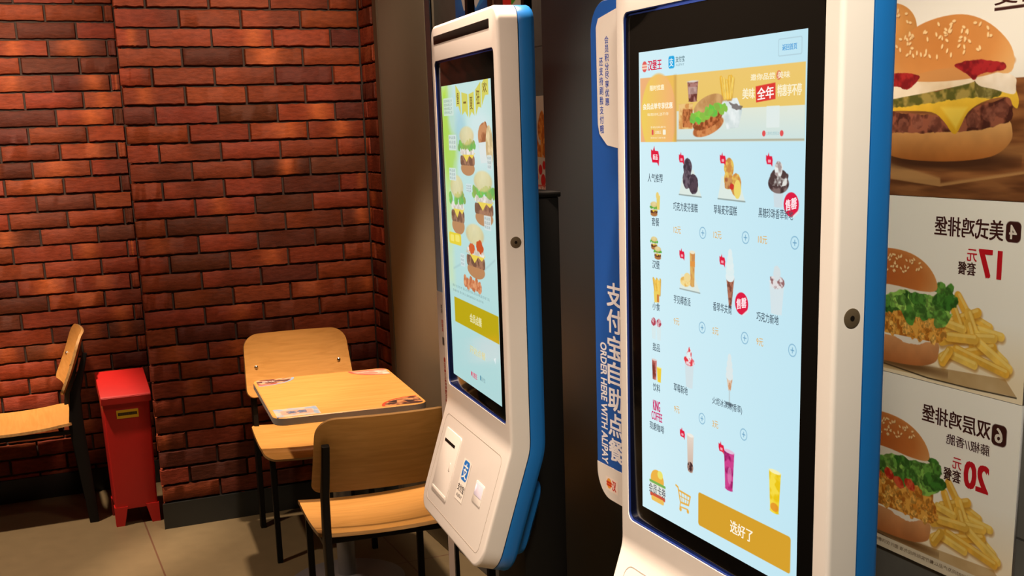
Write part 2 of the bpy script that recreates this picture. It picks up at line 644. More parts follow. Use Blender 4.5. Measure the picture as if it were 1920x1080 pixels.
        if depth:           # the board behind the print: four sides and a back
            xs, ys = (s.x0, s.x0 + s.w), (s.y0, s.y0 + s.h)
            cx = np.array([xs[0], xs[1], xs[1], xs[0]])
            cy = np.array([ys[0], ys[0], ys[1], ys[1]])
            V.append(mapping(cx, cy, 0.0))
            V.append(mapping(cx, cy, -depth))
            Cc.append(np.full((8, 3), 0.8))
            for fc in ((0, 1, 5, 4), (1, 2, 6, 5), (2, 3, 7, 6), (3, 0, 4, 7), (4, 5, 6, 7)):
                loops.append(np.array(fc) + base)
            sizes.append(np.full(5, 4))
            base += 8
        V = np.concatenate(V)
        Cc = to_lin(np.clip(np.concatenate(Cc), 0, 1))
        L = np.concatenate(loops).astype(np.int32)
        Z = np.concatenate(sizes).astype(np.int32)
        st = np.concatenate([[0], np.cumsum(Z)[:-1]]).astype(np.int32)
        me = bpy.data.meshes.new(name)
        me.vertices.add(len(V))
        me.vertices.foreach_set('co', V.astype(np.float32).ravel())
        me.loops.add(len(L))
        me.loops.foreach_set('vertex_index', L)
        me.polygons.add(len(Z))
        me.polygons.foreach_set('loop_start', st)
        me.update(calc_edges=True)
        me.validate()
        at = me.attributes.new('ink', 'FLOAT_COLOR', 'POINT')
        at.data.foreach_set('color', np.concatenate([Cc, np.ones((len(Cc), 1))], 1).astype(np.float32).ravel())
        return obj(name, me, mats, parent)


def grad(c0, c1, y0, y1, axis=1, amt=0.0, scale=8.0, seed=0):
    c0, c1 = np.asarray(c0, float), np.asarray(c1, float)

    def f(x, y):
        t = np.clip(((y if axis else x) - y0) / (y1 - y0), 0, 1)[..., None]
        c = c0 * (1 - t) + c1 * t
        if amt:
            c = c * (1 + amt * (vnoise(x, y, scale, seed) - 0.5) * 2)[..., None]
        return np.clip(c, 0, 255)
    return f


def mott(c0, c1, scale, seed=0, sharp=1.0, octaves=3):
    c0, c1 = np.asarray(c0, float), np.asarray(c1, float)

    def f(x, y):
        t = np.clip((vnoise(x, y, scale, seed, octaves) - 0.5) * sharp * 2 + 0.5, 0, 1)[..., None]
        return c0 * (1 - t) + c1 * t
    return f


def dome_col(cx, cy, rx, ry, lit, mid, dark):
    lit, mid, dark = [np.asarray(c, float) for c in (lit, mid, dark)]

    def f(x, y):
        k = np.clip(np.hypot((x - cx) / rx, (y - cy) / ry), 0, 1.2)[..., None]
        a = np.clip(k * 1.6, 0, 1)
        b = np.clip((k - 0.62) / 0.4, 0, 1)
        c = lit * (1 - a) + mid * a
        return np.clip((c * (1 - b) + dark * b) * (1 + 0.06 * (vnoise(x, y, rx * 0.2, 5) - 0.5)[..., None]), 0, 255)
    return f


def sesame(cv, cx, cy, rx, ry, n, size, seed=1, col=(244, 214, 160)):
    rg = np.random.default_rng(seed)
    for _ in range(n):
        a, r = rg.uniform(0, 2 * math.pi), math.sqrt(rg.random()) * 0.9
        x, y = cx + rx * r * math.cos(a), cy + ry * r * math.sin(a)
        rot = rg.uniform(0, 3.14)
        cv.ellipse(x + size * 0.25, y + size * 0.35, size, size * 0.55, (150, 85, 35), rot, 0.6)
        cv.ellipse(x, y, size, size * 0.55, col, rot)


def lettuce(cv, x0, x1, y0, y1, seed=2, n=26, dull=0.0):
    rg = np.random.default_rng(seed)
    h = y1 - y0
    cv.rect(x0, y0 + h * 0.25, x1, y1 - h * 0.2, mott((48, 106, 34), (104, 166, 60), h * 0.3, seed, 2.0), r=h * 0.3)
    for _ in range(n):
        x, y = rg.uniform(x0, x1), rg.uniform(y0 + h * 0.15, y1 - h * 0.15)
        r = rg.uniform(0.16, 0.30) * h
        g = rg.uniform(0, 1)
        c = (np.array((46, 104, 34)) * (1 - g) + np.array((156, 206, 96)) * g)
        cv.ellipse(x, y, r * 1.3, r * 0.8, mott(c * 0.75, c * 1.12, r * 0.6, int(seed + x) % 50, 2.0), rg.uniform(-0.9, 0.9),
                   wob=r * 0.3, seed=int(y) % 40, wscale=r * 0.8)


def crisp(cv, x0, x1, y0, y1, seed=3, n=40):
    rg = np.random.default_rng(seed)
    h = y1 - y0
    cv.rect(x0, y0, x1, y1, mott((176, 104, 30), (238, 178, 78), h * 0.2, seed, 2.0), r=h * 0.4)
    for _ in range(n):
        x, y = rg.uniform(x0, x1), rg.uniform(y0 + h * 0.05, y1 - h * 0.05)
        r = rg.uniform(0.07, 0.16) * h
        g = rg.random()
        c = np.array((200, 128, 40)) * (1 - g) + np.array((250, 200, 104)) * g
        cv.ellipse(x, y, r * 1.3, r, mott(c * 0.8, c * 1.08, r * 0.7, int(x * 3) % 60, 2.0), rg.uniform(0, 3), wob=r * 0.35,
                   seed=int(y * 3) % 60, wscale=r)


def fry(cv, xa, ya, xb, yb, w, seed):
    g = (seed * 37 % 10) / 10
    c = np.array((232, 178, 62)) * (1 - g) + np.array((252, 214, 104)) * g
    w *= 1.22
    cv.line([(xa + w * 0.1, ya + w * 0.22), (xb + w * 0.1, yb + w * 0.22)], w, (176, 116, 34), 0.6, w * 0.25)
    cv.line([(xa, ya), (xb, yb)], w * 0.92, mott(c * 0.93, np.minimum(c * 1.05, 255), w, seed))
    dx, dy = xb - xa, yb - ya
    L = math.hypot(dx, dy)
    nx, ny = -dy / L * w * 0.22, dx / L * w * 0.22
    if ny > 0:
        nx, ny = -nx, -ny
    cv.line([(xa + nx, ya + ny), (xb + nx, yb + ny)], w * 0.3, (250, 224, 134), 0.65)


def small_burger(cv, cx, y0, w, h, seed=0, green=True, pale=0.0, pale_bun=0.0):
    """little burger picture for the screens: bun, lettuce, patty, cheese, bun"""
    p = lambda c: tuple(np.asarray(c, float) * (1 - pale) + np.array((215, 232, 228)) * pale)
    r = w / 2
    cv.ellipse(cx, y0 + h * 0.86, r * 0.86, h * 0.15, p((176, 116, 66)))
    cv.rect(cx - r * 0.9, y0 + h * 0.60, cx + r * 0.9, y0 + h * 0.80, mott(p((92, 54, 34)), p((150, 98, 66)), w * 0.08, seed, 2), r=h * 0.07)
    cv.poly([(cx - r * 0.95, y0 + h * 0.55), (cx + r * 0.95, y0 + h * 0.55), (cx + r * 0.6, y0 + h * 0.66), (cx + r * 0.25, y0 + h * 0.6),
             (cx - r * 0.1, y0 + h * 0.73), (cx - r * 0.5, y0 + h * 0.6)], p((236, 204, 58)))
    cv.rect(cx - r * 0.85, y0 + h * 0.46, cx + r * 0.85, y0 + h * 0.58, mott(p((196, 186, 168)), p((235, 230, 220)), w * 0.1, seed + 1, 2), r=h * 0.04)
    if green:
        rg = np.random.default_rng(seed)
        for k in range(26):
            x = cx - r + w * rg.random()
            cv.ellipse(x, y0 + h * (0.385 + 0.07 * rg.uniform(-1, 1)), w * 0.075, h * 0.065,
                       p((70 + 60 * rg.random(), 150 + 40 * rg.random(), 60)), wob=w * 0.02, seed=k, wscale=w * 0.06)
    cv.ellipse(cx, y0 + h * 0.20, r * 0.88, h * 0.19, dome_col(cx, y0 + h * 0.1, r, h * 0.4, (232, 214, 156), (224, 204, 140), (206, 176, 116)), a=1 - 0.3 * pale_bun, soft=pale_bun * 10)


# ------------------------------------------------------------------ kiosk
TH = math.radians(17.5)
ZC = 1.43               # height of the middle of the screen above the floor
S_B0, S_B1 = -0.42, -0.45
ARC_R = (S_B0 - S_B1) / TH


def kpos(a, s, d=0.0):
    """point on the kiosk skin: a = to the right, s = along the bent front, d = depth inward"""
    if s >= S_B0:
        b, c, nb, nc = s, 0.0, 0.0, 1.0
    else:
        ph = min((S_B0 - s) / ARC_R, TH)
        b = S_B0 - ARC_R * math.sin(ph)
        c = ARC_R * (1 - math.cos(ph))
        if s < S_B1:
            b -= (S_B1 - s) * math.cos(TH)
            c += (S_B1 - s) * math.sin(TH)
        nb, nc = math.sin(ph), math.cos(ph)
    b, c = b - nb * d, c - nc * d
    return Vector((a, -c, ZC + b))


SV = [S_B1 + (S_B0 - S_B1) * k / 6 for k in range(7)]
NA = 8


def outline(e, A=0.265, s0=-0.722, s1=0.497, rt=0.034, rb=0.055):
    """closed loop of (a, s); returns list, laid out: right side up, top, left side down, bottom"""
    A, s0, s1, rt, rb = A - e, s0 + e, s1 - e, max(rt - e, 0.004), max(rb - e, 0.004)
    L = [(A, s) for s in SV]
    for cx, cy, r, a0 in ((A - rt, s1 - rt, rt, 0), (-A + rt, s1 - rt, rt, 90)):
        L += [(cx + r * math.cos(math.radians(a0 + 90 * k / NA)), cy + r * math.sin(math.radians(a0 + 90 * k / NA))) for k in range(NA + 1)]
    L += [(-A, s) for s in reversed(SV)]
    for cx, cy, r, a0 in ((-A + rb, s0 + rb, rb, 180), (A - rb, s0 + rb, rb, 270)):
        L += [(cx + r * math.cos(math.radians(a0 + 90 * k / NA)), cy + r * math.sin(math.radians(a0 + 90 * k / NA))) for k in range(NA + 1)]
    return L


NS, NC = len(SV), 2 * (NA + 1)
I_R = list(range(NS))
I_TOP = list(range(NS, NS + NC))
I_L = list(range(NS + NC, NS + NC + NS))
I_BOT = list(range(NS + NC + NS, 2 * NS + 2 * NC))
HOLE = (-0.2400, 0.2360, -0.3880, 0.4150)


def bridge(bm, r0, r1):
    n = len(r0)
    for i in range(n):
        bm.faces.new((r0[i], r0[(i + 1) % n], r1[(i + 1) % n], r1[i]))


def cap(bm, ring, hole=None):
    n = NS
    for i in range(n - 1):      # strips across the bend
        bm.faces.new((ring[I_R[i]], ring[I_R[i + 1]], ring[I_L[n - 2 - i]], ring[I_L[n - 1 - i]]))
    bm.faces.new([ring[I_L[n - 1]]] + [ring[i] for i in I_BOT] + [ring[I_R[0]]])
    up = [ring[I_R[n - 1]]] + [ring[i] for i in I_TOP] + [ring[I_L[0]]]
    if hole is None:
        bm.faces.new(up)
    else:
        es = []
        for lp in (up, hole):
            for i in range(len(lp)):
                a, b = lp[i], lp[(i + 1) % len(lp)]
                e = bm.edges.get((a, b)) or bm.edges.new((a, b))
                es.append(e)
        bmesh.ops.triangle_fill(bm, edges=es, use_beauty=True, use_dissolve=False)


def shell(levels, hole_depth=None, back=True):
    bm = bmesh.new()
    rings = [[bm.verts.new(kpos(a, s, d)) for a, s in outline(e)] for e, d in levels]
    for r0, r1 in zip(rings, rings[1:]):
        bridge(bm, r0, r1)
    if hole_depth is not None:
        h0 = [bm.verts.new(kpos(a, s, 0.0)) for a, s in rrect(*HOLE, 0.014)]
        cap(bm, rings[0], h0)
        h1 = [bm.verts.new(kpos(a, s, 0.003)) for a, s in rrect(*HOLE, 0.014)]
        bridge(bm, h0, h1)
    else:
        cap(bm, rings[0])
    if back:
        cap(bm, rings[-1])
    return bm


def kplate(a0, a1, s0, s1, d0, d1, r=0.003, bev=0.0015, n=5):
    """rounded plate lying on the kiosk skin from depth d1 (inner) to d0 (outer)"""
    bm = bmesh.new()
    R = []
    for e, d in ((bev, d0), (0.3 * bev, d0 + 0.3 * bev), (0, d0 + bev), (0, d1)):
        R.append([bm.verts.new(kpos(a, s, d)) for a, s in rrect(a0 + e, a1 - e, s0 + e, s1 - e, max(r - e, 0.0005), n)])
    for q, w in zip(R, R[1:]):
        bridge(bm, q, w)
    bm.faces.new(R[0])
    bm.faces.new(R[-1])
    return bm


def kframe(a0, a1, s0, s1, t, d0, d1, r):
    bm = bmesh.new()
    o = [(a, s) for a, s in rrect(a0, a1, s0, s1, r, 8)]
    i = [(a, s) for a, s in rrect(a0 + t, a1 - t, s0 + t, s1 - t, max(r - t, 0.001), 8)]
    R = [[bm.verts.new(kpos(a, s, d)) for a, s in lp] for lp, d in ((o, d1), (o, d0), (i, d0), (i, d1))]
    for q, w in zip(R, R[1:] + R[:1]):
        bridge(bm, q, w)
    return bm


def make_kiosk(label, loc, yaw, screen, column, sign, arm=False):
    t = thing('ordering_kiosk', label, 'ordering kiosk', (loc[0], loc[1], 0), -(math.pi / 2 + yaw), 'self-ordering kiosks')
    lv = [(0.007, 0.0), (0.0043, 0.0005), (0.0020, 0.0020), (0.0005, 0.0043), (0.0, 0.007), (0.0, 0.044)]
    obj('front_cover', shell(lv, hole_depth=0.003), M['white'], t)
    obj('seam', shell([(0.004, 0.044), (0.004, 0.0465)], back=False), M['seam'], t)
    lv = [(0.0006, 0.0465), (0.0, 0.0475), (0.0, 0.073), (0.002, 0.078), (0.006, 0.082)]
    obj('back_cover', shell(lv), M['blue'], t)
    # recessed screen
    a0, a1, s0, s1 = HOLE
    obj('screen_rim', kframe(a0, a1, s0, s1, 0.0015, 0.0012, 0.0062, 0.014), M['navy'], t)
    obj('screen_backing', kplate(a0 + 0.0005, a1 - 0.0005, s0 + 0.0005, s1 - 0.0005, 0.0055, 0.010, 0.012, 0.0004), M['navy'], t)
    obj('screen_glass', kplate(a0 + 0.0018, a1 - 0.0018, s0 + 0.0055, s1 - 0.0055, 0.0042, 0.0056, 0.010, 0.0004), M['glass'], t)
    screen(t)
    obj('camera_strip', kplate(-0.238, 0.212, 0.453, 0.4735, -0.0006, 0.002, 0.003), M['black'], t)
    # lower sloped panel: s = -0.43 - distance below the bend
    L = lambda x: -0.43 - x
    obj('panel_seam', kframe(-0.232, 0.232, L(0.262), L(0.032), 0.0013, -0.0004, 0.001, 0.022), plain_groove, t)
    dr = obj('printer_door', kplate(-0.203, -0.066, L(0.231), L(0.064), -0.0022, 0.001, 0.008, 0.0018), M['white'], t)
    obj('paper_slot', kplate(-0.188, -0.098, L(0.0985), L(0.091), -0.0027, -0.001, 0.001, 0.0004), M['black'], dr)
    obj('door_latch', kplate(-0.104, -0.093, L(0.157), L(0.136), -0.0032, -0.001, 0.003, 0.001), M['white'], dr)
    obj('drip_lip', kplate(-0.196, -0.074, L(0.226), L(0.217), -0.0030, -0.001, 0.002, 0.001), M['white'], dr)
    sc = obj('scanner_window', kplate(0.108, 0.172, L(0.17), L(0.119), -0.0015, 0.001, 0.004, 0.001), M['white'], t)
    obj('scanner_pane', kplate(0.114, 0.168, L(0.152), L(0.122), -0.0020, 0.0, 0.003, 0.0004), scan_glow, sc)
    cv = Canvas(0, 0, 60, 100, 61, 101, (246, 240, 232))
    cv.rect(8, 2, 52, 50, (24, 118, 214), r=9)
    cv.text('支', 13, 8, 47, 45, (255, 255, 255), 0.02)
    cv.text('支付宝', 4, 60, 56, 78, (70, 70, 74), 0.02)
    cv.text('ALIPAY', 8, 84, 52, 92, (110, 110, 112), 0.01)
    mp = lambda x, y, l: np.array([kpos(-0.012 + xx / 1000 * 1.0, L(0.098 + yy / 1000), -0.0008 - l) for xx, yy in zip(x, y)])
    cv.mesh('payment_sticker', mp, M['print'], t)
    # lock on the right-hand side
    bm = bmesh.new()
    add_lathe(bm, [(0.0120, 0.2640), (0.0120, 0.2656), (0.0108, 0.2660)], 28, (0, 0.026, ZC + 0.015), 'X')
    lk = obj('side_lock', bm, M['lock'], t)
    bm = bmesh.new()
    add_lathe(bm, [(0.0032, 0.2650), (0.0032, 0.2664)], 16, (0, 0.026, ZC + 0.015), 'X')
    obj('keyhole', bm, M['black'], lk)
    # rear housing and the black floor column that carries the kiosk
    bm = bmesh.new()
    R = []
    for e, d in ((0, 0.07), (0.004, 0.112), (0.010, 0.128), (0.022, 0.136)):
        R.append([bm.verts.new(kpos(a, s, d)) for a, s in rrect(-0.2 + e, 0.2 - e, -0.700 + e, -0.505 - e, 0.03, 6)])
    for q, w in zip(R, R[1:]):
        bridge(bm, q, w)
    bm.faces.new(R[0])
    bm.faces.new(R[-1])
    obj('rear_housing', bm, M['blue'], t)
    ca0, ca1, cd, ctop = column
    bm = bmesh.new()
    add_box(bm, (ca0, 0.079, 0.0), (ca1, cd, ctop), 0.004)
    add_box(bm, (ca0 - 0.006, 0.083, ctop), (ca1 + 0.004, cd + 0.004, ctop + 0.012), 0.003)
    obj('support_column', bm, M['black_metal'], t)
    if arm:
        box('mounting_arm', (-0.10, 0.0795, 1.30), (0.056, 0.150, ZC + 0.30), M['black_metal'], t, 0.003)
    box('floor_plate', (-0.21, -0.06, 0.0), (0.18, cd, 0.012), M['black_metal'], t, 0.004)
    if sign:
        sign_board(t)
    return t


plain_groove = plain('panel_groove', (0.42, 0.36, 0.31), 0.6)
scan_glow, _nt, _b = new_mat('scanner_lamp')
_b.inputs['Base Color'].default_value = (0.6, 0.55, 0.6, 1)
_tc = _nt.nodes.new('ShaderNodeTexCoord')
_v = _nt.nodes.new('ShaderNodeTexVoronoi')
_v.inputs['Scale'].default_value = 36
_nt.links.new(_tc.outputs['Object'], _v.inputs['Vector'])
_r = _nt.nodes.new('ShaderNodeValToRGB')
_r.color_ramp.elements[0].color = (1, 0.9, 1, 1)
_r.color_ramp.elements[1].color = (0.30, 0.24, 0.27, 1)
_r.color_ramp.elements[1].position = 0.45
_nt.links.new(_v.outputs['Distance'], _r.inputs['Fac'])
_nt.links.new(_r.outputs['Color'], _b.inputs['Emission Color'])
_b.inputs['Emission Strength'].default_value = 0.9
_b.inputs['Roughness'].default_value = 0.2


def sign_board(t):
    """blue board standing out behind the far side of the near kiosk"""
    mm = 1000.0
    x0, x1, y0, y1 = -0.456, -0.20, -0.413, 0.452      # a, b
    bm = bmesh.new()
    pts = rrect(x0, x1, y0, y1, 0.05, 10)
    dep = (0.0575, 0.0585, 0.0665, 0.068)
    ins = (0.0012, 0, 0, 0.0012)
    R = []
    for d, e in zip(dep, ins):
        R.append([bm.verts.new((a, d, ZC + b)) for a, b in rrect(x0 + e, x1 - e, y0 + e, y1 - e, 0.05 - e, 10)])
    for q, w in zip(R, R[1:]):
        bridge(bm, q, w)
    bm.faces.new(R[0])
    bm.faces.new(R[-1])
    board = obj('sign_board', bm, M['sign_blue'], t)
    # white lower end of the board
    bm = bmesh.new()
    lo = [p for p in rrect(x0 + 0.0004, x1, y0 + 0.0004, y1, 0.05, 10) if p[1] < 0]
    lo = sorted([p for p in lo if p[0] < -0.3], key=lambda p: -p[1]) + sorted([p for p in lo if p[0] > -0.3], key=lambda p: p[1])
    lo = [(x0 + 0.0004, -0.351)] + [p for p in lo if p[1] < -0.352] + [(x1, -0.351)]
    f = [bm.verts.new((a, 0.0572, ZC + b)) for a, b in lo]
    bk = [bm.verts.new((a, 0.0580, ZC + b)) for a, b in lo]
    bm.faces.new(f)
    bridge(bm, f, bk)
    obj('sign_foot', bm, M['white'], board)
    # white label with stacked blue characters
    bm = bmesh.new()
    lab = [(-0.428 + 0.006, 0.424), (-0.30, 0.444), (-0.30, 0.205), (-0.396, 0.217), (-0.412, 0.228), (-0.423, 0.236), (-0.428, 0.252), (-0.430, 0.41)]
    f = [bm.verts.new((a, 0.0545, ZC + b)) for a, b in lab]
    bk = [bm.verts.new((a, 0.0580, ZC + b)) for a, b in lab]
    bm.faces.new(f)
    bridge(bm, f, bk)
    obj('sign_label', bm, M['white'], board, sharp=20)
    def mp(x, y, l):
        return np.stack([np.asarray(x) / mm, np.full(len(x), 0.0572) - l, ZC - np.asarray(y) / mm], -1)
    cv = Canvas(0, 0, 1, 1, 0, 0)
    for i, c in enumerate('还支持刷脸支付哦'):
        y = -361 + i * 15.8
        cv.text(c, -419.5, y, -406.5, y + 13.6, (40, 84, 190), 0.012)
    for i, c in enumerate('会员积分尽享优惠'):
        y = -394 + i * 14.2
        cv.text(c, -399.5, y, -386, y + 12.2, (40, 84, 190), 0.012)
    cv.mesh('label_lettering', lambda x, y, l: mp(x, y, l) + np.array([0, -0.0027, 0]), M['print'], board)
    cv = Canvas(0, 0, 1, 1, 0, 0)
    for i, c in enumerate('支付宝自助点餐'):
        y = 16 + i * 46.5
        cv.text(c, -409, y, -359, y + 41, (240, 240, 246), 0.035)
    cv.mesh('large_lettering', mp, M['print'], board)
    cv = Canvas(0, 0, 1, 1, 0, 0)
    cv.text('ORDER HERE WITH ALIPAY', -436, 126, -414, 347, (240, 240, 246), 0.04, rot=90)
    cv.mesh('small_lettering', mp, M['print'], board)
    lg = Canvas(-423, 371, 45, 26, 91, 53, (243, 230, 220))
    lg.ellipse(-411, 383, 9, 9.5, (236, 160, 60))
    lg.rect(-421, 379.5, -401, 383.5, (206, 52, 30), r=1.5)
    lg.rect(-421, 384.5, -401, 388, (206, 52, 30), r=1.5)
    lg.text('汉', -399, 374, -385, 393, (206, 60, 44), 0.03)
    lg.mesh('brand_mark', lambda x, y, l: mp(x, y, l) + np.array([0, -0.0004, 0]), M['print'], board)


# ------------------------------------------------------------------ the two screens (1080 x 1920 units)
def screen_map(w=0.398, h=0.708):
    def mp(x, y, l):
        x, y = np.asarray(x, float), np.asarray(y, float)
        return np.stack([(x / 1080 - 0.5) * w, np.full(x.shape, 0.0039) - l, ZC + (0.5 - y / 1920) * h], -1)
    return mp


def flame(cv, x, y, s, col=(224, 28, 62)):
    cv.poly([(x - s, y - s * 0.9), (x - s * 0.55, y - s * 0.75), (x - s * 0.2, y - s * 1.35), (x - s * 0.05, y - s * 0.75), (x + s * 0.75, y - s * 0.7),
             (x + s, y), (x + s * 0.85, y + s * 1.15), (x + s * 0.45, y + s * 0.72), (x - s * 0.7, y + s * 0.7), (x - s, y)], col)


def cup(cv, x, y, w, h, body, lid=None, seed=0):
    cv.poly([(x - w / 2, y - h / 2), (x + w / 2, y - h / 2), (x + w * 0.36, y + h / 2), (x - w * 0.36, y + h / 2)], body)
    cv.ellipse(x, y + h / 2, w * 0.36, h * 0.04, body)
    if lid is not None:
        cv.ellipse(x, y - h / 2, w / 2, h * 0.05, lid)


def menu_screen(t):
    W, INK = (200, 234, 243), (62, 78, 92)
    cv = Canvas(0, 0, 1080, 1920, 420, 1100, W)
    cv.C[:] = grad((212, 240, 247), (194, 230, 242), 0, 1080, axis=0)(cv.X, cv.Y) / 255
    # header
    cv.ellipse(45, 58, 20, 21, (226, 96, 92)); cv.rect(24, 50, 66, 57, (248, 214, 190)); cv.rect(24, 61, 66, 68, (248, 214, 190))
    cv.text('汉堡王', 72, 36, 178, 75, (214, 34, 72), 0.03)
    cv.rect(228, 30, 272, 76, (38, 168, 226), r=10)
    cv.text('支', 235, 37, 265, 69, (230, 248, 252), 0.01)
    cv.text('支付宝', 282, 34, 346, 56, (92, 122, 132), 0.02)
    cv.text('ALIPAY', 284, 61, 344, 70, (130, 160, 170), 0.0)
    cv.frame(926, 22, 1050, 76, (176, 204, 214), r=6, t=3)
    cv.text('返回首页', 948, 40, 1026, 60, (96, 166, 218), 0.03)
    # banner
    cv.rect(10, 102, 1072, 354, grad((238, 200, 112), (232, 198, 100), 100, 354))
    cv.rect(10, 102, 284, 354, grad((240, 176, 128), (238, 190, 90), 0, 250, axis=0))
    cv.ellipse(150, 250, 134, 160, grad((240, 205, 96), (244, 178, 120), 40, 290, axis=0), soft=6)
    cv.rect(286, 238, 1072, 354, grad((226, 232, 216), (206, 226, 224), 240, 354))
    cv.rect(270, 104, 286, 354, (190, 150, 84), a=0.6, soft=14)
    cv.rect(284, 345, 1072, 352, (176, 168, 140), a=0.8)
    cv.rect(302, 212, 402, 306, mott((214, 150, 84), (238, 196, 128), 20, 3, 2)); cv.rect(330, 232, 400, 300, mott((150, 84, 44), (206, 126, 72), 14, 8, 2), r=6)
    cup(cv, 401, 168, 76, 72, mott((110, 58, 50), (176, 126, 116), 18, 4, 2), (222, 214, 204))
    cv.rect(372, 152, 432, 178, (206, 182, 172), a=0.6)
    cv.poly([(590, 205), (690, 202), (722, 246), (700, 305), (628, 310), (600, 250)], mott((206, 218, 216), (236, 242, 240), 30, 5))
    for k, (xa, xb) in enumerate([(604, 588), (616, 606), (628, 630), (640, 652), (652, 664), (634, 622), (646, 640)]):
        fry(cv, xa, 200, xb, 128 + 7 * (k % 3), 13, k)
    cv.poly([(640, 215), (690, 225), (724, 232), (716, 246), (668, 240)], (104, 92, 88), a=0.8, wob=5, wscale=14)
    cv.ellipse(505, 300, 104, 30, mott((176, 100, 54), (214, 140, 84), 20, 2, 2), rot=-0.22)
    cv.ellipse(500, 276, 100, 30, mott((140, 72, 36), (206, 120, 70), 16, 6, 2.4), rot=-0.22)
    cv.ellipse(505, 222, 100, 34, mott((188, 138, 84), (216, 170, 112), 30, 7), rot=-0.22)
    rg = np.random.default_rng(4)
    for k in range(30):
        u = rg.uniform(-1, 1)
        cv.ellipse(500 + u * 118, 252 - u * 22 + rg.uniform(-13, 13), 20, 12, (90 + 60 * rg.random(), 176 + 40 * rg.random(), 72), rg.uniform(-.6, .6), wob=4, seed=k, wscale=12)
    cv.text('邀你品尝 美味', 772, 126, 992, 148, (252, 240, 204), 0.03)
    cv.ellipse(930, 137, 13, 15, (222, 110, 80))
    cv.text('美味', 724, 172, 796, 208, (252, 240, 204), 0.03)
    cv.poly([(800, 168), (912, 160), (914, 214), (804, 222)], (222, 58, 52))
    cv.text('全年', 812, 172, 904, 212, (255, 244, 238), 0.03, skew=-6)
    cv.text('特惠享不停', 926, 168, 1054, 206, (252, 240, 204), 0.03)
    cv.rect(864, 236, 938, 308, (226, 236, 232), r=3)
    cv.ellipse(851, 327, 10, 10, (226, 84, 84)); cv.ellipse(951, 327, 10, 10, (226, 84, 84))
    cv.text('立即参与优惠活动', 866, 321, 938, 333, (150, 190, 196), 0.0)
    cv.text('限时优惠', 88, 133, 196, 154, (255, 244, 206), 0.03)
    cv.text('会员点单专享优惠', 32, 202, 258, 226, (255, 250, 226), 0.03)
    cv.text('每周好礼送不停', 66, 240, 228, 252, (255, 244, 210), 0.0)
    cv.text('手机扫码参与', 90, 292, 206, 300, (255, 244, 210), 0.0)
    cv.rect(98, 306, 112, 326, (224, 84, 84), r=3); cv.rect(184, 306, 206, 326, (250, 244, 220), r=4)
    cv.text('汉堡王', 126, 310, 172, 322, (250, 240, 210), 0.01)
    cv.text('活动以门店为准', 90, 334, 206, 341, (255, 244, 210), 0.0)
    cv.rect(0, 354, 1080, 520, grad((212, 240, 247), (194, 230, 242), 0, 1080, axis=0))
    # category column
    flame(cv, 124, 412, 32); cv.text('新品', 108, 402, 144, 424, (255, 232, 236), 0.02)
    small_burger(cv, 112, 590, 62, 60, 1); cup(cv, 146, 592, 28, 56, (232, 208, 110), (244, 240, 220)); cv.ellipse(140, 566, 12, 14, (236, 208, 120))
    small_burger(cv, 112, 732, 56, 54, 2); small_burger(cv, 140, 770, 58, 54, 3, green=True)
    for k in range(7):
        fry(cv, 118 + k * 6, 965, 104 + k * 9, 905 + 5 * (k % 3), 10, k)
    cv.poly([(106, 960), (150, 952), (150, 1000), (112, 1004)], (236, 206, 96)); cv.rect(132, 968, 148, 1000, (208, 124, 60), r=3)
    for x in (104, 146):
        cup(cv, x, 1124, 38, 64, (216, 234, 236), (240, 248, 248))
        cv.ellipse(x, 1086, 19, 17, mott((216, 170, 176), (176, 60, 78), 14, x, 3), wob=3, wscale=8)
    cup(cv, 108, 1288, 40, 82, mott((130, 54, 44), (206, 120, 110), 26, 3, 2), (226, 206, 200)); cup(cv, 146, 1304, 36, 60, (240, 206, 60), (248, 236, 160))
    cv.text('KING', 98, 1420, 154, 1464, (204, 44, 110), 0.03); cv.text('COFFEE', 84, 1470, 170, 1506, (204, 44, 110), 0.03)
    for tx, x0, x1, y in (('人气推荐', 66, 184, 496), ('套餐', 96, 154, 672), ('汉堡', 98, 156, 846), ('小食', 98, 156, 1019),
                          ('甜品', 98, 156, 1191), ('饮料', 98, 156, 1363), ('现磨咖啡', 68, 186, 1535)):
        cv.text(tx, x0, y - 17, x1, y + 17, INK, 0.008)
    # product grid
    cx, ry = (378, 657, 938), (488, 858, 1228, 1584)
    choc, choc2 = (66, 52, 62), (110, 94, 104)
    x, y = cx[0], ry[0]
    cv.poly([(x - 74, y + 66), (x - 40, y - 24), (x + 30, y - 30), (x + 84, y + 70)], (222, 234, 226))
    cv.line([(x - 74, y + 67), (x + 84, y + 71)], 5, (150, 164, 160))
    for dx, dy, r in ((-12, -38, 34), (-16, 8, 36), (28, 24, 38)):
        cv.ellipse(x + dx, y + dy, r * 0.9, r, mott(choc, choc2, 18, int(dx + 40), 2), wob=3, wscale=14)
    cv.rect(x + 2, y - 2, x + 58, y + 56, mott(choc, (84, 66, 76), 16, 4, 2), r=14)
    x = cx[1]
    cv.poly([(x - 84, y + 70), (x - 60, y - 10), (x + 40, y - 10), (x + 88, y + 74)], (222, 234, 226))
    cv.line([(x - 84, y + 72), (x + 88, y + 76)], 5, (150, 164, 160))
    for dx, dy, r in ((-14, -40, 36), (-16, 2, 34), (30, 18, 40)):
        cv.ellipse(x + dx, y + dy, r * 0.85, r, mott((232, 196, 96), (206, 140, 70), 18, int(dx + 60), 2), wob=3, wscale=14)
    cv.rect(x - 40, y - 6, x + 8, y + 34, mott((170, 100, 60), (206, 150, 90), 14, 9, 2), r=8); cv.ellipse(x + 6, y + 26, 14, 11, (206, 54, 44))
    cv.ellipse(x + 40, y + 34, 22, 34, (238, 214, 110))
    x = cx[2]
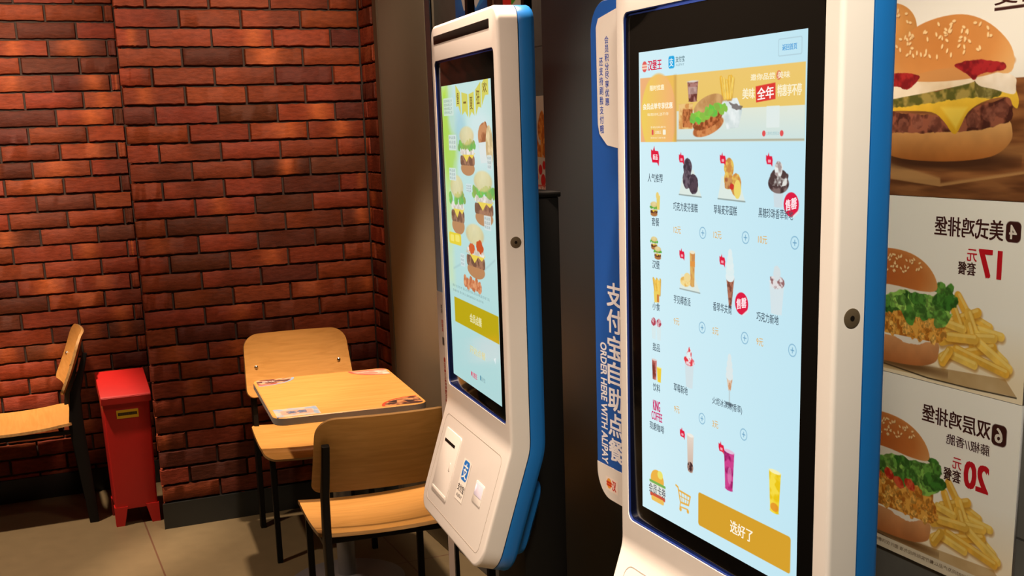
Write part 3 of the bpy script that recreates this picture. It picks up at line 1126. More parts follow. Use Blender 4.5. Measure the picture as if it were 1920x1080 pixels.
    cup(cv, x, y + 54, 60, 62, (206, 220, 226), (220, 232, 236))
    cv.ellipse(x, y + 6, 58, 34, mott((70, 50, 50), (130, 108, 104), 20, 3, 2)); cv.ellipse(x, y - 12, 52, 30, mott((80, 60, 58), (226, 226, 220), 22, 6, 3), wob=5, wscale=16)
    cv.ellipse(x, y - 42, 22, 26, mott((232, 236, 232), (170, 150, 146), 16, 2, 2), wob=4, wscale=14)
    x, y = cx[0], ry[1]
    cv.poly([(x - 70, y + 64), (x - 60, y + 6), (x + 40, y + 10), (x + 76, y + 66)], (222, 234, 226)); cv.line([(x - 70, y + 66), (x + 76, y + 68)], 5, (160, 172, 168))
    cup(cv, x + 22, y - 20, 38, 130, mott((222, 176, 96), (206, 140, 80), 24, 4, 2), (240, 230, 200)); cv.rect(x + 6, y - 50, x + 40, y - 30, (226, 150, 70))
    cv.ellipse(x - 28, y + 34, 38, 20, mott((230, 180, 90), (244, 220, 150), 14, 5, 2)); cv.ellipse(x - 14, y + 16, 24, 18, (240, 216, 150))
    x = cx[1]
    cv.poly([(x - 26, y - 14), (x + 26, y - 14), (x + 8, y + 100), (x - 6, y + 100)], mott((128, 72, 56), (176, 112, 88), 12, 3, 3))
    for k, r in enumerate((28, 27, 24, 19, 13)):
        cv.ellipse(x - 2, y - 16 - k * 21, r, 19, (226 - 4 * (k % 2), 238, 238))
    x = cx[2]
    cup(cv, x, y + 28, 84, 110, (214, 228, 232), (226, 238, 240)); cv.ellipse(x, y - 26, 42, 22, mott((150, 104, 104), (226, 222, 222), 16, 2, 3), wob=5, wscale=16)
    cv.ellipse(x, y - 58, 20, 26, (214, 224, 226), wob=3, wscale=10)
    x, y = cx[0], ry[2]
    cup(cv, x, y + 36, 66, 96, (212, 226, 230), (226, 238, 240)); cv.ellipse(x - 2, y - 22, 38, 20, mott((226, 60, 70), (238, 220, 222), 14, 7, 3), wob=5, wscale=14)
    cv.ellipse(x, y - 50, 18, 26, mott((226, 70, 80), (232, 238, 238), 14, 8, 3), wob=3, wscale=10)
    x = cx[1]
    cv.poly([(x - 20, y - 10), (x + 22, y - 10), (x + 8, y + 44), (x - 6, y + 44)], mott((206, 150, 110), (226, 200, 176), 12, 3, 2)); cv.rect(x - 3, y + 40, x + 5, y + 92, (190, 208, 212))
    cv.ellipse(x + 2, y + 96, 26, 7, (120, 138, 146))
    for k, r in enumerate((24, 22, 18, 12)):
        cv.ellipse(x, y - 14 - k * 22, r, 18, (222, 232, 232))
    x, y = cx[0] + 8, ry[3]
    cup(cv, x, y, 50, 150, grad((228, 214, 200), (206, 178, 160), y - 70, y + 70), (240, 236, 226)); cv.ellipse(x, y + 58, 22, 22, mott((70, 44, 44), (160, 124, 110), 10, 2, 3))
    x = cx[1] + 2
    cup(cv, x, y, 68, 150, mott((150, 20, 92), (206, 66, 140), 26, 5, 2), (226, 190, 214)); cv.ellipse(x + 4, y + 20, 14, 34, (226, 150, 190), a=0.6)
    x = cx[2] + 8
    cup(cv, x, y + 4, 70, 150, mott((234, 196, 20), (246, 220, 70), 26, 6, 2), (246, 240, 180)); cv.ellipse(x, y + 62, 24, 16, (226, 140, 40), a=0.8)
    for fx, fy in ((322, 418), (604, 418), (885, 417), (325, 789), (605, 788), (327, 1516), (607, 1508)):
        flame(cv, fx, fy, 19)
        cv.rect(fx - 8, fy - 2, fx + 8, fy + 8, (250, 200, 208), r=2, a=0.8)
    for tx, x0, x1, yy in (('巧克力麦芬蛋糕', 263, 439, 602), ('草莓麦芬蛋糕', 548, 697, 600), ('黑糖珍珠香草新地', 828, 1022, 597),
                           ('芋见椰香派', 265, 389, 970), ('香草华夫筒', 546, 669, 964), ('巧克力新地', 824, 953, 964),
                           ('草莓新地', 263, 367, 1332), ('火炬冰淇淋(香草)', 545, 742, 1332)):
        cv.text(tx, x0, yy - 17, x1, yy + 17, INK, 0.006)
    for tx, px, py in (('12元', 292, 694), ('12元', 573, 694), ('10元', 854, 691), ('9元', 285, 1060), ('5元', 564, 1058), ('9元', 846, 1056), ('9元', 286, 1423), ('3元', 566, 1423)):
        cv.text(tx, px - (26 if len(tx) > 2 else 20), py - 14, px + (26 if len(tx) > 2 else 20), py + 14, (224, 176, 96), 0.01)
    for px, py in ((472, 693), (750, 691), (1033, 688), (470, 1058), (752, 1056), (1032, 1056), (471, 1421), (752, 1420)):
        cv.ring(px, py, 21, 3.0, (120, 170, 200)); cv.line([(px - 9, py), (px + 9, py)], 3, (96, 150, 186)); cv.line([(px, py - 9), (px, py + 9)], 3, (96, 150, 186))
    for px, py in ((1010, 562), (730, 932)):
        cv.ellipse(px, py, 41, 41, (222, 26, 66)); cv.poly([(px + 4, py + 41), (px + 38, py + 18), (px + 42, py + 24), (px + 12, py + 44)], (226, 232, 234))
        cv.text('售罄', px - 30, py - 20, px + 30, py + 18, (255, 226, 232), 0.03, skew=-14)
    # bottom bar
    cv.ellipse(126, 1768, 54, 44, (236, 178, 70)); cv.rect(60, 1778, 194, 1790, (120, 176, 84), r=6); cv.rect(64, 1790, 192, 1838, (226, 230, 222), r=6)
    cv.rect(66, 1832, 190, 1850, (206, 84, 60), r=6); cv.rect(76, 1846, 180, 1868, (238, 190, 90), r=10); cv.ellipse(150, 1740, 22, 18, (236, 226, 110))
    cv.text('会员卡券', 58, 1792, 196, 1836, (104, 106, 112), 0.014)
    cart = (232, 176, 74)
    cv.line([(276, 1748), (292, 1752), (312, 1812), (374, 1808)], 8, cart); cv.line([(296, 1764), (386, 1768), (374, 1806)], 8, cart)
    for k in range(3):
        cv.line([(318 + k * 22, 1766), (324 + k * 18, 1808)], 4, cart)
    cv.line([(302, 1786), (380, 1788)], 4, cart); cv.line([(312, 1812), (308, 1832), (366, 1828)], 6, cart); cv.ellipse(312, 1842, 9, 9, cart); cv.ellipse(368, 1836, 9, 9, cart)
    cv.rect(446, 1729, 1044, 1868, (214, 160, 44), r=12)
    cv.text('选好了', 672, 1776, 817, 1826, (255, 246, 222), 0.02)
    cv.mesh('display', screen_map(), M['screen'], t)


def welcome_screen(t):
    cv = Canvas(0, 0, 1080, 1920, 300, 800, (186, 222, 220))
    cv.C[:] = grad((190, 226, 222), (172, 214, 214), 300, 1900)(cv.X, cv.Y) / 255
    # watercolour wash
    cv.rect(-10, 0, 130, 1300, grad((176, 222, 70), (196, 224, 190), 0, 1100), soft=110)
    cv.ellipse(150, 330, 190, 260, (168, 212, 84), a=0.85, soft=110, wob=40, wscale=120)
    cv.ellipse(300, 180, 160, 150, (184, 220, 226), a=0.8, soft=80)
    cv.ellipse(420, 300, 120, 130, (150, 200, 214), a=0.6, soft=90)
    cv.ellipse(820, 330, 240, 190, (206, 230, 230), a=0.8, soft=120)
    for k, (a, b, c, d) in enumerate(((430, 1050, 610, 930), (120, 1180, 360, 1120), (820, 1120, 1040, 1040), (560, 660, 700, 620))):
        cv.line([(a, b), (c, d)], 10, (150, 184, 188), a=0.5, soft=10)
    cv.rect(35, 78, 275, 190, (206, 226, 216), r=12, a=0.85)
    for k in range(4):
        cv.text('堡堡有料新品上市', 55, 88 + k * 24, 245, 106 + k * 24, (110, 140, 126), 0.0)
    # bunting
    for k, (x0, x1, y0, y1, sk) in enumerate(((340, 440, 30, 165, 26), (470, 600, 62, 200, 8), (625, 735, 66, 206, -6), (765, 880, 30, 180, -22), (895, 1030, -8, 118, -30))):
        cv.poly([(x0, y0 - sk), (x1, y0 + sk), (x1, y1 + sk), ((x0 + x1) / 2, y1 - 30), (x0, y1 - sk)], (206, 206, 96))
        if k == 1:
            cv.rect(x0 + 34, 112, x1 - 34, 124, (116, 96, 44))
        else:
            cv.text('堡一夏狂欢'[k], x0 + 26, y0 + 24, x1 - 28, y1 - 44, (116, 96, 44), 0.02)
    # drumstick cone, burgers
    cv.ellipse(905, 330, 105, 96, mott((150, 96, 62), (196, 140, 96), 40, 2, 2), wob=18, wscale=60)
    cv.poly([(800, 360), (1010, 350), (1040, 470), (830, 480)], (214, 228, 226))
    cv.ellipse(1010, 380, 70, 120, mott((196, 176, 130), (226, 206, 160), 40, 4, 2))
    small_burger(cv, 545, 258, 350, 300, 3, pale=0.18, pale_bun=0.9)
    small_burger(cv, 275, 560, 340, 380, 5, pale=0.18, pale_bun=0.9)
    small_burger(cv, 855, 520, 420, 330, 6, pale=0.18, pale_bun=0.9)
    cv.rect(40, 940, 330, 1016, (228, 208, 62), r=20)
    cv.rect(70, 955, 160, 1000, (240, 226, 110), r=14); cv.rect(190, 950, 290, 995, (240, 226, 110), r=14)
    small_burger(cv, 640, 850, 440, 340, 8, green=False, pale=0.15, pale_bun=0.9)
    cv.ellipse(740, 985, 70, 40, (196, 84, 40), wob=14, wscale=40); cv.ellipse(560, 1010, 60, 30, (206, 96, 50), wob=14, wscale=40)
    for k in range(6):
        cv.ellipse(390 + 62 * k, 1232 + 14 * (k % 2), 44, 40, mott((190, 110, 70), (222, 156, 110), 24, k, 2), wob=8, wscale=30)
    for x0, y0, x1, y1 in ((955, 430, 1050, 515), (850, 786, 990, 872), (490, 610, 620, 660), (110, 520, 270, 600), (296, 1062, 394, 1144), (130, 310, 310, 408)):
        cv.rect(x0, y0, x1, y1, (208, 226, 226), r=8, a=0.9)
        for k in range(3):
            cv.text('新品堡', x0 + 14, y0 + 8 + k * (y1 - y0) * 0.3, x1 - 14, y0 + 8 + k * (y1 - y0) * 0.3 + (y1 - y0) * 0.2, (126, 146, 146), 0.0)
    cv.text('图片仅供参考 请以实物为准 活动详情请咨询门店', 84, 1284, 908, 1302, (120, 150, 150), 0.0)
    cv.text('数量有限 售完即止 最终解释权归本店所有', 84, 1318, 780, 1334, (120, 150, 150), 0.0)
    cv.rect(100, 1372, 1072, 1540, (186, 166, 20))
    cv.text('会员点餐', 462, 1434, 720, 1492, (226, 222, 170), 0.03)
    cv.text('开始点餐', 432, 1646, 776, 1696, (206, 206, 150), 0.02)
    cv.poly([(950, 1650), (985, 1636), (980, 1680)], (216, 236, 238))
    cv.ellipse(448, 1836, 14, 16, (214, 60, 100)); cv.text('汉堡王', 470, 1820, 575, 1856, (214, 50, 96), 0.03)
    cv.rect(636, 1812, 662, 1842, (90, 150, 170), r=4); cv.text('支付宝', 672, 1812, 752, 1842, (120, 150, 156), 0.02)
    cv.mesh('display', screen_map(), M['screen'], t)


make_kiosk('nearest self-ordering kiosk, its screen showing a menu of desserts and drinks',
           (0.885, 1.346), 0.0, menu_screen, (-0.20, -0.05, 0.15, 1.30), True)
make_kiosk('farther self-ordering kiosk, its screen showing burgers, yellow flags and a yellow button',
           (0.9735, 2.485), 0.091, welcome_screen, (-0.12, 0.10, 0.188, 1.525), False, True)


# ------------------------------------------------------------------ menu posters on the side wall (printed back to front)
PX = 1.535      # side wall plane
INKB, INKR = (62, 26, 20), (196, 20, 34)


def poster_map(yref=1.75, plane=PX):
    def mp(x, y, l):
        x, y = np.asarray(x, float), np.asarray(y, float)
        return np.stack([np.full(x.shape, plane - 0.006) - l, yref - x / 1000, -y / 1000], -1)
    return mp


def finish_poster(cv, label, yref=1.75, group='menu posters on the side wall', plane=PX):
    o = cv.mesh('menu_poster', poster_map(yref, plane), M['print'], None, depth=0.0055)
    tag(o, label, 'poster', group)
    return o


def poster_cheeseburger():
    cv = Canvas(-150, -1900, 520, 365, 470, 330, (214, 212, 204))
    cv.C[:] = grad((248, 248, 240), (234, 234, 226), -1900, -1700)(cv.X, cv.Y) / 255
    wood = mott((112, 66, 34), (160, 104, 58), 26, 3, 1.5)
    cv.poly([(-150, -1725), (200, -1735), (380, -1734), (380, -1530), (-150, -1530)], lambda x, y: wood(x * 0.25, y * 2))
    cv.poly([(250, -1622), (380, -1632), (380, -1606), (250, -1600)], (176, 124, 72), a=0.6, soft=6)
    cv.poly([(-150, -1600), (30, -1594), (158, -1569), (160, -1560), (380, -1590), (380, -1585), (158, -1553), (-150, -1580)], (196, 152, 96), a=0.75, soft=3)
    cv.poly([(-150, -1578), (158, -1554), (380, -1585), (380, -1530), (-150, -1530)], lambda x, y: wood(x * 0.3, y * 2) * 0.9)
    cv.ellipse(10, -1830, 75, 52, dome_col(0, -1850, 90, 60, (232, 180, 112), (214, 150, 80), (196, 140, 76)))
    sesame(cv, 20, -1845, 55, 28, 22, 4, 5)
    # lower bun and its shadow on the board are part of the picture
    cv.ellipse(165, -1600, 160, 16, (70, 40, 22), a=0.9, soft=10)
    cv.smooth_poly([(8, -1640), (60, -1652), (150, -1650), (240, -1656), (300, -1668), (314, -1650), (310, -1630), (280, -1610), (225, -1601), (150, -1598), (60, -1602), (12, -1615)],
                   grad((226, 172, 106), (176, 104, 44), -1660, -1600, amt=0.1, scale=40, seed=4))
    cv.smooth_poly([(5, -1690), (80, -1682), (150, -1680), (230, -1690), (304, -1704), (312, -1684), (304, -1664), (215, -1650), (130, -1648), (40, -1650), (4, -1662)],
                   mott((78, 38, 28), (158, 92, 68), 17, 6, 2.2), wob=3, wscale=16)
    for x, y in ((60, -1662), (96, -1668), (140, -1662), (230, -1668), (262, -1678), (290, -1684)):
        cv.ellipse(x, y, 15, 13, mott((150, 92, 72), (112, 62, 48), 9, int(x), 2), 0.3, 0.75, wob=3, wscale=10)
    cv.smooth_poly([(0, -1700), (60, -1702), (160, -1706), (230, -1716), (300, -1726), (322, -1704), (322, -1686), (312, -1690), (300, -1704), (255, -1700), (216, -1682), (189, -1645), (160, -1668), (130, -1684), (60, -1688), (0, -1690)],
                   grad((244, 206, 70), (226, 174, 36), -1720, -1650, amt=0.04, scale=20))
    cv.poly([(152, -1692), (214, -1690), (190, -1654)], (250, 224, 96), a=0.7, soft=5)
    cv.smooth_poly([(0, -1712), (80, -1718), (160, -1722), (230, -1732), (280, -1726), (280, -1706), (200, -1706), (110, -1698), (0, -1694)],
                   mott((92, 92, 34), (170, 150, 76), 16, 8, 2.2), wob=3, wscale=14)
    cv.smooth_poly([(230, -1736), (275, -1736), (278, -1712), (236, -1706)], mott((104, 96, 44), (150, 140, 80), 10, 3, 2))
    cv.smooth_poly([(0, -1735), (70, -1744), (150, -1746), (215, -1744), (225, -1732), (150, -1722), (70, -1714), (0, -1710)], mott((226, 206, 172), (246, 236, 214), 40, 2))
    cv.smooth_poly([(228, -1742), (270, -1750), (312, -1736), (316, -1722), (312, -1708), (270, -1718), (236, -1726)], mott((232, 218, 194), (248, 240, 224), 30, 5))
    cv.ellipse(160, -1762, 152, 26, (206, 146, 84))
    cv.smooth_poly([(6, -1752), (14, -1782), (44, -1812), (90, -1836), (150, -1846), (205, -1843), (255, -1824), (296, -1792), (310, -1762), (298, -1742), (240, -1752), (160, -1758), (90, -1752), (30, -1746)],
                   dome_col(150, -1800, 190, 95, (206, 134, 66), (214, 146, 78), (232, 186, 122)))
    sesame(cv, 150, -1806, 130, 34, 62, 4.3, 9)
    cv.smooth_poly([(0, -1752), (40, -1756), (84, -1752), (96, -1744), (66, -1726), (40, -1732), (0, -1736)], mott((126, 18, 24), (176, 40, 40), 14, 2, 2), wob=2, wscale=12)
    cv.smooth_poly([(182, -1764), (230, -1768), (286, -1760), (288, -1748), (240, -1744), (226, -1736), (212, -1744), (186, -1756)], mott((120, 16, 24), (170, 36, 40), 12, 3, 2), wob=2, wscale=12)
    cv.text('百变', 262, -1884, 360, -1852, INKB, 0.02, mirror=True)
    cv.rect(262, -1848, 366, -1843, INKB)
    return finish_poster(cv, 'menu poster of a large cheeseburger on a wooden board, right of the near kiosk')


def meal(cv, dy, double):
    """chicken burger and fries, drawn for the middle poster; dy shifts it down for the lowest one"""
    q = lambda z: -z + dy
    cv.poly([(-150, q(1210)), (20, q(1217)), (200, q(1228)), (330, q(1234)), (356, q(1208)), (250, q(1204)), (120, q(1204)), (-150, q(1198))], mott((206, 180, 134), (190, 160, 112), 50, 3))
    cv.line([(-150, q(1222)), (22, q(1212)), (150, q(1203)), (250, q(1203)), (356, q(1206))], 2.6, (64, 52, 34))
    # fries
    for k, f in enumerate(((214, 1364, 250, 1320, 15), (175, 1300, 250, 1322, 15), (252, 1330, 290, 1318, 13), (200, 1316, 262, 1340, 15), (265, 1310, 316, 1305, 14),
                           (240, 1336, 270, 1280, 16), (180, 1278, 250, 1300, 17), (262, 1300, 326, 1262, 16), (210, 1290, 300, 1300, 15), (240, 1316, 262, 1264, 17),
                           (230, 1262, 300, 1284, 15), (270, 1286, 336, 1252, 16), (182, 1246, 206, 1262, 17), (216, 1268, 330, 1244, 15), (205, 1256, 260, 1246, 14))):
        fry(cv, f[0], q(f[1]), f[2], q(f[3]), f[4], k)
    for k, f in enumerate(((205, 1342, 228, 1300, 15), (190, 1312, 230, 1306, 14), (196, 1288, 258, 1292, 16), (185, 1240, 200, 1262, 16))):
        fry(cv, f[0], q(f[1]), f[2], q(f[3]), f[4], k + 20)
    # burger
    cv.ellipse(80, q(1218), 110, 9, (96, 62, 30), a=0.8, soft=8)
    cv.smooth_poly([(-70, q(1258)), (0, q(1268)), (90, q(1268)), (166, q(1274)), (174, q(1252)), (164, q(1234)), (120, q(1221)), (30, q(1217)), (-50, q(1222)), (-76, q(1240))],
                   grad((216, 158, 106), (176, 106, 56), q(1272), q(1218), amt=0.08, scale=30))
    cv.smooth_poly([(-70, q(1272)), (20, q(1278)), (80, q(1262)), (120, q(1262)), (170, q(1278)), (168, q(1288)), (60, q(1288)), (-70, q(1284))], (240, 234, 222), wob=3, wscale=14)
    crisp(cv, -85, 188, q(1320), q(1272), 4, 70)
    up = 26 if double else 0
    if double:
        crisp(cv, -90, 178, q(1352), q(1296), 6, 80)
    lettuce(cv, -85, 196 - up * 0.4, q(1376 + up), q(1306 + up), 5, 54)
    lettuce(cv, 120, 200 - up * 0.4, q(1384 + up * 0.3), q(1330 + up * 0.2), 8, 16)
    if double:
        for x, z in ((58, 1341), (116, 1334), (86, 1330), (22, 1336)):
            cv.ellipse(x, q(z), 15, 10, mott((186, 44, 26), (222, 96, 60), 8, int(x), 2), 0.5, wob=2, wscale=8)
    u = lambda z: q(z + up)
    cv.smooth_poly([(-60, u(1362)), (10, u(1358)), (30, u(1346)), (70, u(1358)), (120, u(1358)), (160, u(1360)), (150, u(1368)), (0, u(1372)), (-60, u(1370))], (236, 230, 214), wob=4, wscale=14)
    cv.smooth_poly([(-80, u(1362)), (-74, u(1392)), (-40, u(1420)), (20, u(1434)), (80, u(1432)), (125, u(1418)), (155, u(1394)), (162, u(1368)), (120, u(1362)), (40, u(1366))],
                   dome_col(30, u(1385), 150, 70, (186, 98, 42), (198, 118, 56), (230, 174, 110)))
    sesame(cv, 50, u(1408), 82, 18, 40, 3.4, 12)


def poster_chicken():
    cv = Canvas(-150, -1534, 520, 338, 470, 306, (214, 210, 198))
    cv.C[:] = grad((247, 247, 238), (244, 230, 198), -1330, -1230)(cv.X, cv.Y) / 255
    meal(cv, 0, False)
    cv.rect(313, -1502, 345, -1467, INKB, r=9)
    cv.text('4', 321, -1496, 336, -1473, (226, 220, 208), 0.03, mirror=True)
    cv.text('美式鸡排堡', 151, -1502, 308, -1468, INKB, 0.02, mirror=True)
    cv.text('17', 259, -1450, 307, -1403, INKR, 0.05, mirror=True)
    cv.text('元', 231, -1449, 253, -1428, INKR, 0.02, mirror=True)
    cv.text('套餐', 211, -1426, 252, -1403, INKB, 0.02, mirror=True)
    return finish_poster(cv, 'mirrored menu poster of a chicken burger and fries priced 17')


def poster_double():
    cv = Canvas(-150, -1195, 520, 357, 470, 323, (214, 210, 198))
    cv.C[:] = grad((252, 252, 244), (248, 234, 204), -1000, -880)(cv.X, cv.Y) / 255
    meal(cv, 347, True)
    cv.rect(-150, -862, 370, -838, (216, 206, 184))
    cv.text('活动时间及产品以餐厅实际供应为准 图片仅供参考 详情请咨询餐厅', -60, -856, 280, -848, (110, 90, 64), 0.0, mirror=True)
    cv.rect(308, -1152, 341, -1114, INKB, r=9)
    cv.text('6', 316, -1146, 332, -1120, (226, 220, 208), 0.03, mirror=True)
    cv.text('双层鸡排堡', 141, -1153, 305, -1120, INKB, 0.02, mirror=True)
    cv.text('藤椒//香脆', 204, -1110, 306, -1090, INKB, 0.01, mirror=True)
    cv.text('20', 252, -1070, 306, -1021, INKR, 0.05, mirror=True)
    cv.text('元', 222, -1069, 243, -1048, INKR, 0.02, mirror=True)
    cv.text('套餐', 201, -1046, 243, -1022, INKB, 0.02, mirror=True)
    return finish_poster(cv, 'mirrored menu poster of a double chicken burger and fries priced 20')


def poster_fried():
    cv = Canvas(-60, -1774, 280, 316, 200, 240, (206, 192, 176))
    for k in range(16):
        rg = np.random.default_rng(k)
        x, z = -30 + 16 * k, 1690 - 34 * (k % 4) - rg.uniform(0, 20)
        cv.ellipse(x, -z, 22, 44, mott((176, 92, 26), (226, 150, 66), 18, k, 2), rg.uniform(-0.3, 0.3), wob=3, wscale=20)
    cv.poly([(-60, -1590), (60, -1596), (220, -1586), (220, -1455), (-60, -1455)], (206, 196, 184))
    for x, z, r in ((150, 1552, 13), (168, 1520, 16), (176, 1566, 11), (120, 1530, 14)):
        cv.ellipse(x, -z, r, r * 1.2, (196, 30, 36))
    cv.rect(100, -1506, 200, -1478, (200, 90, 80), r=6)
    cv.text('脆香炸鸡', 106, -1502, 196, -1482, (236, 220, 210), 0.02, mirror=True)
    return finish_poster(cv, 'narrow strip of a poster with golden fried pieces, seen between far kiosk and dark pilaster', 3.42, None)


def poster_blue():
    cv = Canvas(0, -2420, 291, 390, 140, 200, (26, 104, 186))
    cv.C[:] = mott((22, 92, 176), (40, 124, 200), 120, 4)(cv.X, cv.Y) / 255
    cv.poly([(60, -2420), (120, -2420), (105, -2085), (80, -2082), (50, -2140)], (206, 200, 194))
    cv.poly([(170, -2420), (330, -2420), (300, -2150), (190, -2080), (165, -2110)], (196, 198, 200))
    cv.poly([(195, -2075), (330, -2120), (350, -2080), (240, -2055)], (30, 96, 176))
    o = cv.mesh('wall_poster', poster_map(3.942), M['print'], None, depth=0.0055)
    tag(o, 'blue wall poster with pale shapes, just above the far kiosk', 'poster', 'posters above the far kiosk')
    cv = Canvas(0, -2420, 275, 390, 150, 200, (52, 34, 28))
    cv.rect(0, -2420, 127, -2030, mott((46, 28, 24), (78, 50, 38), 30, 3))
    cv.poly([(40, -2420), (48, -2420), (52, -2040), (44, -2040)], (150, 120, 96))
    cv.rect(127, -2420, 194, -2030, (206, 44, 36))
    cv.rect(194, -2420, 275, -2030, (64, 140, 44))
    cv.poly([(196, -2058), (275, -2090), (275, -2030), (196, -2030)], (190, 186, 170))
    o = cv.mesh('wall_poster', poster_map(3.649), M['print'], None, depth=0.0055)
    tag(o, 'dark wall poster with red and green stripes, above the right end of the far kiosk', 'poster', 'posters above the far kiosk')


poster_cheeseburger()
poster_chicken()
poster_double()
poster_fried()
poster_blue()


# narrow upright sign left of the far kiosk
def narrow_sign():
    t = thing('sign_stand', 'narrow upright sign strip, blue above and white below, standing left of the far kiosk', 'sign', (1.128, 3.108, 0))
    box('post', (-0.004, -0.020, 0.012), (0.000, 0.028, 2.60), M['black_metal'], t)
    box('base', (-0.05, -0.06, 0.0), (0.05, 0.06, 0.012), M['black_metal'], t, 0.003)
    box('blue_panel', (-0.008, -0.022, 1.226), (-0.004, 0.016, 2.60), plain('slate_blue_strip', (0.30, 0.46, 0.66), 0.3), t)
    cv = Canvas(-24, -1226, 50, 1160, 26, 400, (232, 218, 208))
    cv.rect(-24, -880 + 40, 26, -66, (232, 218, 208))
    for i, c in enumerate('欢迎'):
        cv.text(c, 6, -1190 + i * 13, 19, -1178 + i * 13, (120, 110, 104), 0.02)
    for i, c in enumerate('自助点'):
        cv.text(c, 8, -1146 + i * 12, 20, -1135 + i * 12, (214, 70, 56), 0.03)
    cv.rect(7, -1094, 22, -1070, (64, 62, 66), r=2)
    cv.rect(12, -1034, 26, -866, (176, 26, 26), r=5)
    for i, c in enumerate('汉堡王点餐'):
        cv.text(c, 11, -1022 + i * 30, 26, -998 + i * 30, (226, 190, 176), 0.03)
    cv.mesh('white_panel', lambda x, y, l: np.stack([np.full(len(x), -0.008) - l, -np.asarray(x, float) / 1000, -np.asarray(y, float) / 1000], -1), M['print'], t, depth=0.004)


narrow_sign()

for y, lb in ((3.61, 'left one of two slim black poles rising behind the top of the far kiosk'),
              (3.169, 'right one of two slim black poles rising behind the top of the far kiosk')):
    bm = bmesh.new()
    add_bar(bm, [(1.45, y, 0.0), (1.45, y, 2.95)], 0.026)
    tag(obj('floor_pole', bm, M['black_metal']), lb, 'pole', 'black poles behind the far kiosk')


# ------------------------------------------------------------------ furniture
def ply_sheet(fn, half_w, length, r0, r1, thick, nx=18, nv=30):
    """bent plywood sheet; fn(u, v) -> point, v 0..length; r0, r1 corner radii at the two ends; half_w(v)"""
    bm = bmesh.new()
    vs = []
    for k in range(9):
        a = math.radians(90 * k / 8)
        vs.append(r0 * (1 - math.cos(a)))
    m = nv - 18
    vs += [r0 + (length - r0 - r1) * (k + 1) / (m + 1) for k in range(m)]
    for k in range(9):
        a = math.radians(90 - 90 * k / 8)
        vs.append(length - r1 * (1 - math.cos(a)))
    top, bot = [], []
    for v in vs:
        cut = 0.0
        if v < r0:
            cut = r0 - math.sqrt(max(0, r0 ** 2 - (r0 - v) ** 2))
        elif v > length - r1:
            w = v - (length - r1)
            cut = r1 - math.sqrt(max(0, r1 ** 2 - w ** 2))
        hw = half_w(v) - cut
        rt, rb = [], []
        for i in range(nx + 1):
            u = -hw + 2 * hw * i / nx
            p = Vector(fn(u, v))
            e = 1e-3
            du = Vector(fn(u + e, v)) - Vector(fn(u - e, v))
            dv = Vector(fn(u, v + e)) - Vector(fn(u, v - e))
            n = du.cross(dv).normalized()
            rt.append(bm.verts.new(p + n * thick / 2))
            rb.append(bm.verts.new(p - n * thick / 2))
        top.append(rt)
        bot.append(rb)
    n = len(vs)
    for j in range(n - 1):
        for i in range(nx):
            bm.faces.new((top[j][i], top[j][i + 1], top[j + 1][i + 1], top[j + 1][i]))
            bm.faces.new((bot[j][i], bot[j + 1][i], bot[j + 1][i + 1], bot[j][i + 1]))
    rim = [(0, i) for i in range(nx + 1)] + [(j, nx) for j in range(1, n)] + [(n - 1, i) for i in range(nx - 1, -1, -1)] + [(j, 0) for j in range(n - 2, 0, -1)]
    for a, b in zip(rim, rim[1:] + rim[:1]):
        f = bm.faces.new((top[a[0]][a[1]], bot[a[0]][a[1]], bot[b[0]][b[1]], top[b[0]][b[1]]))
        f.material_index = 1
    return bm


def seat_fn(u, v):
    # v = 0 at the front edge, rolls down at the front and up at the back
    y = -0.235 + v
    z = 0.452 - 0.012 * math.sin(min(v / 0.4, 1) * math.pi) + 0.010 * (u / 0.22) ** 2
    if v < 0.07:
        k = (0.07 - v) / 0.07
        z -= 0.026 * k * k
    if v > 0.36:
        z += 0.22 * (v - 0.36) ** 1.5
    return (u, y, z)


def back_fn(u, v):
    # v = 0 at the lower edge; leans back and is hollowed across
    z = 0.600 + v * 0.935
    y = 0.186 + 0.37 * v + 0.030 * (1 - (u / 0.23) ** 2) - 0.35 * (v - 0.13) ** 2
    return (u, y, z)


LEG_REAR = [(0.200, 0.246, 0.0), (0.200, 0.230, 0.25), (0.200, 0.216, 0.46), (0.199, 0.225, 0.60), (0.197, 0.262, 0.70), (0.196, 0.284, 0.775)]
LEG_DEPTH = [0.040, 0.052, 0.062, 0.046, 0.026, 0.020]


def make_chair(label, loc, rz):
    t = thing('dining_chair', label, 'chair', loc, rz, 'plywood dining chairs')
    obj('seat', ply_sheet(seat_fn, lambda v: 0.222 + 0.006 * (1 - v / 0.46), 0.455, 0.045, 0.03, 0.012), [M['wood'], M['wood_edge']], t)
    b = obj('backrest', ply_sheet(back_fn, lambda v: 0.232 - 0.012 * v / 0.27, 0.272, 0.035, 0.062, 0.011), [M['wood'], M['wood_edge']], t)
    for s in (-1, 1):
        bm = bmesh.new()
        p = Vector(back_fn(s * 0.178, 0.128))
        add_lathe(bm, [(0.0085, 0.0), (0.0085, -0.007), (0.005, -0.0105)], 18, p + Vector((0, -0.002, 0)), 'Y')
        obj('bolt', bm, M['chrome'], b)
    for s in (-1, 1):
        bar('leg', [(s * 0.195, -0.205, 0.0), (s * 0.195, -0.200, 0.432)], 0.022, M['black_metal'], t)
        bar('leg', [(s * x, y + 0.016, z) for x, y, z in LEG_REAR], 0.023, M['black_metal'], t, LEG_DEPTH)
    bm = bmesh.new()
    for s in (-1, 1):
        add_bar(bm, [(s * 0.195, -0.205, 0.427), (s * 0.197, 0.216, 0.427)], 0.018)
    for y in (-0.17, 0.165):
        add_bar(bm, [(-0.195, y, 0.428), (0.195, y, 0.428)], 0.016)
    obj('seat_frame', bm, M['black_metal'], t)
    return t


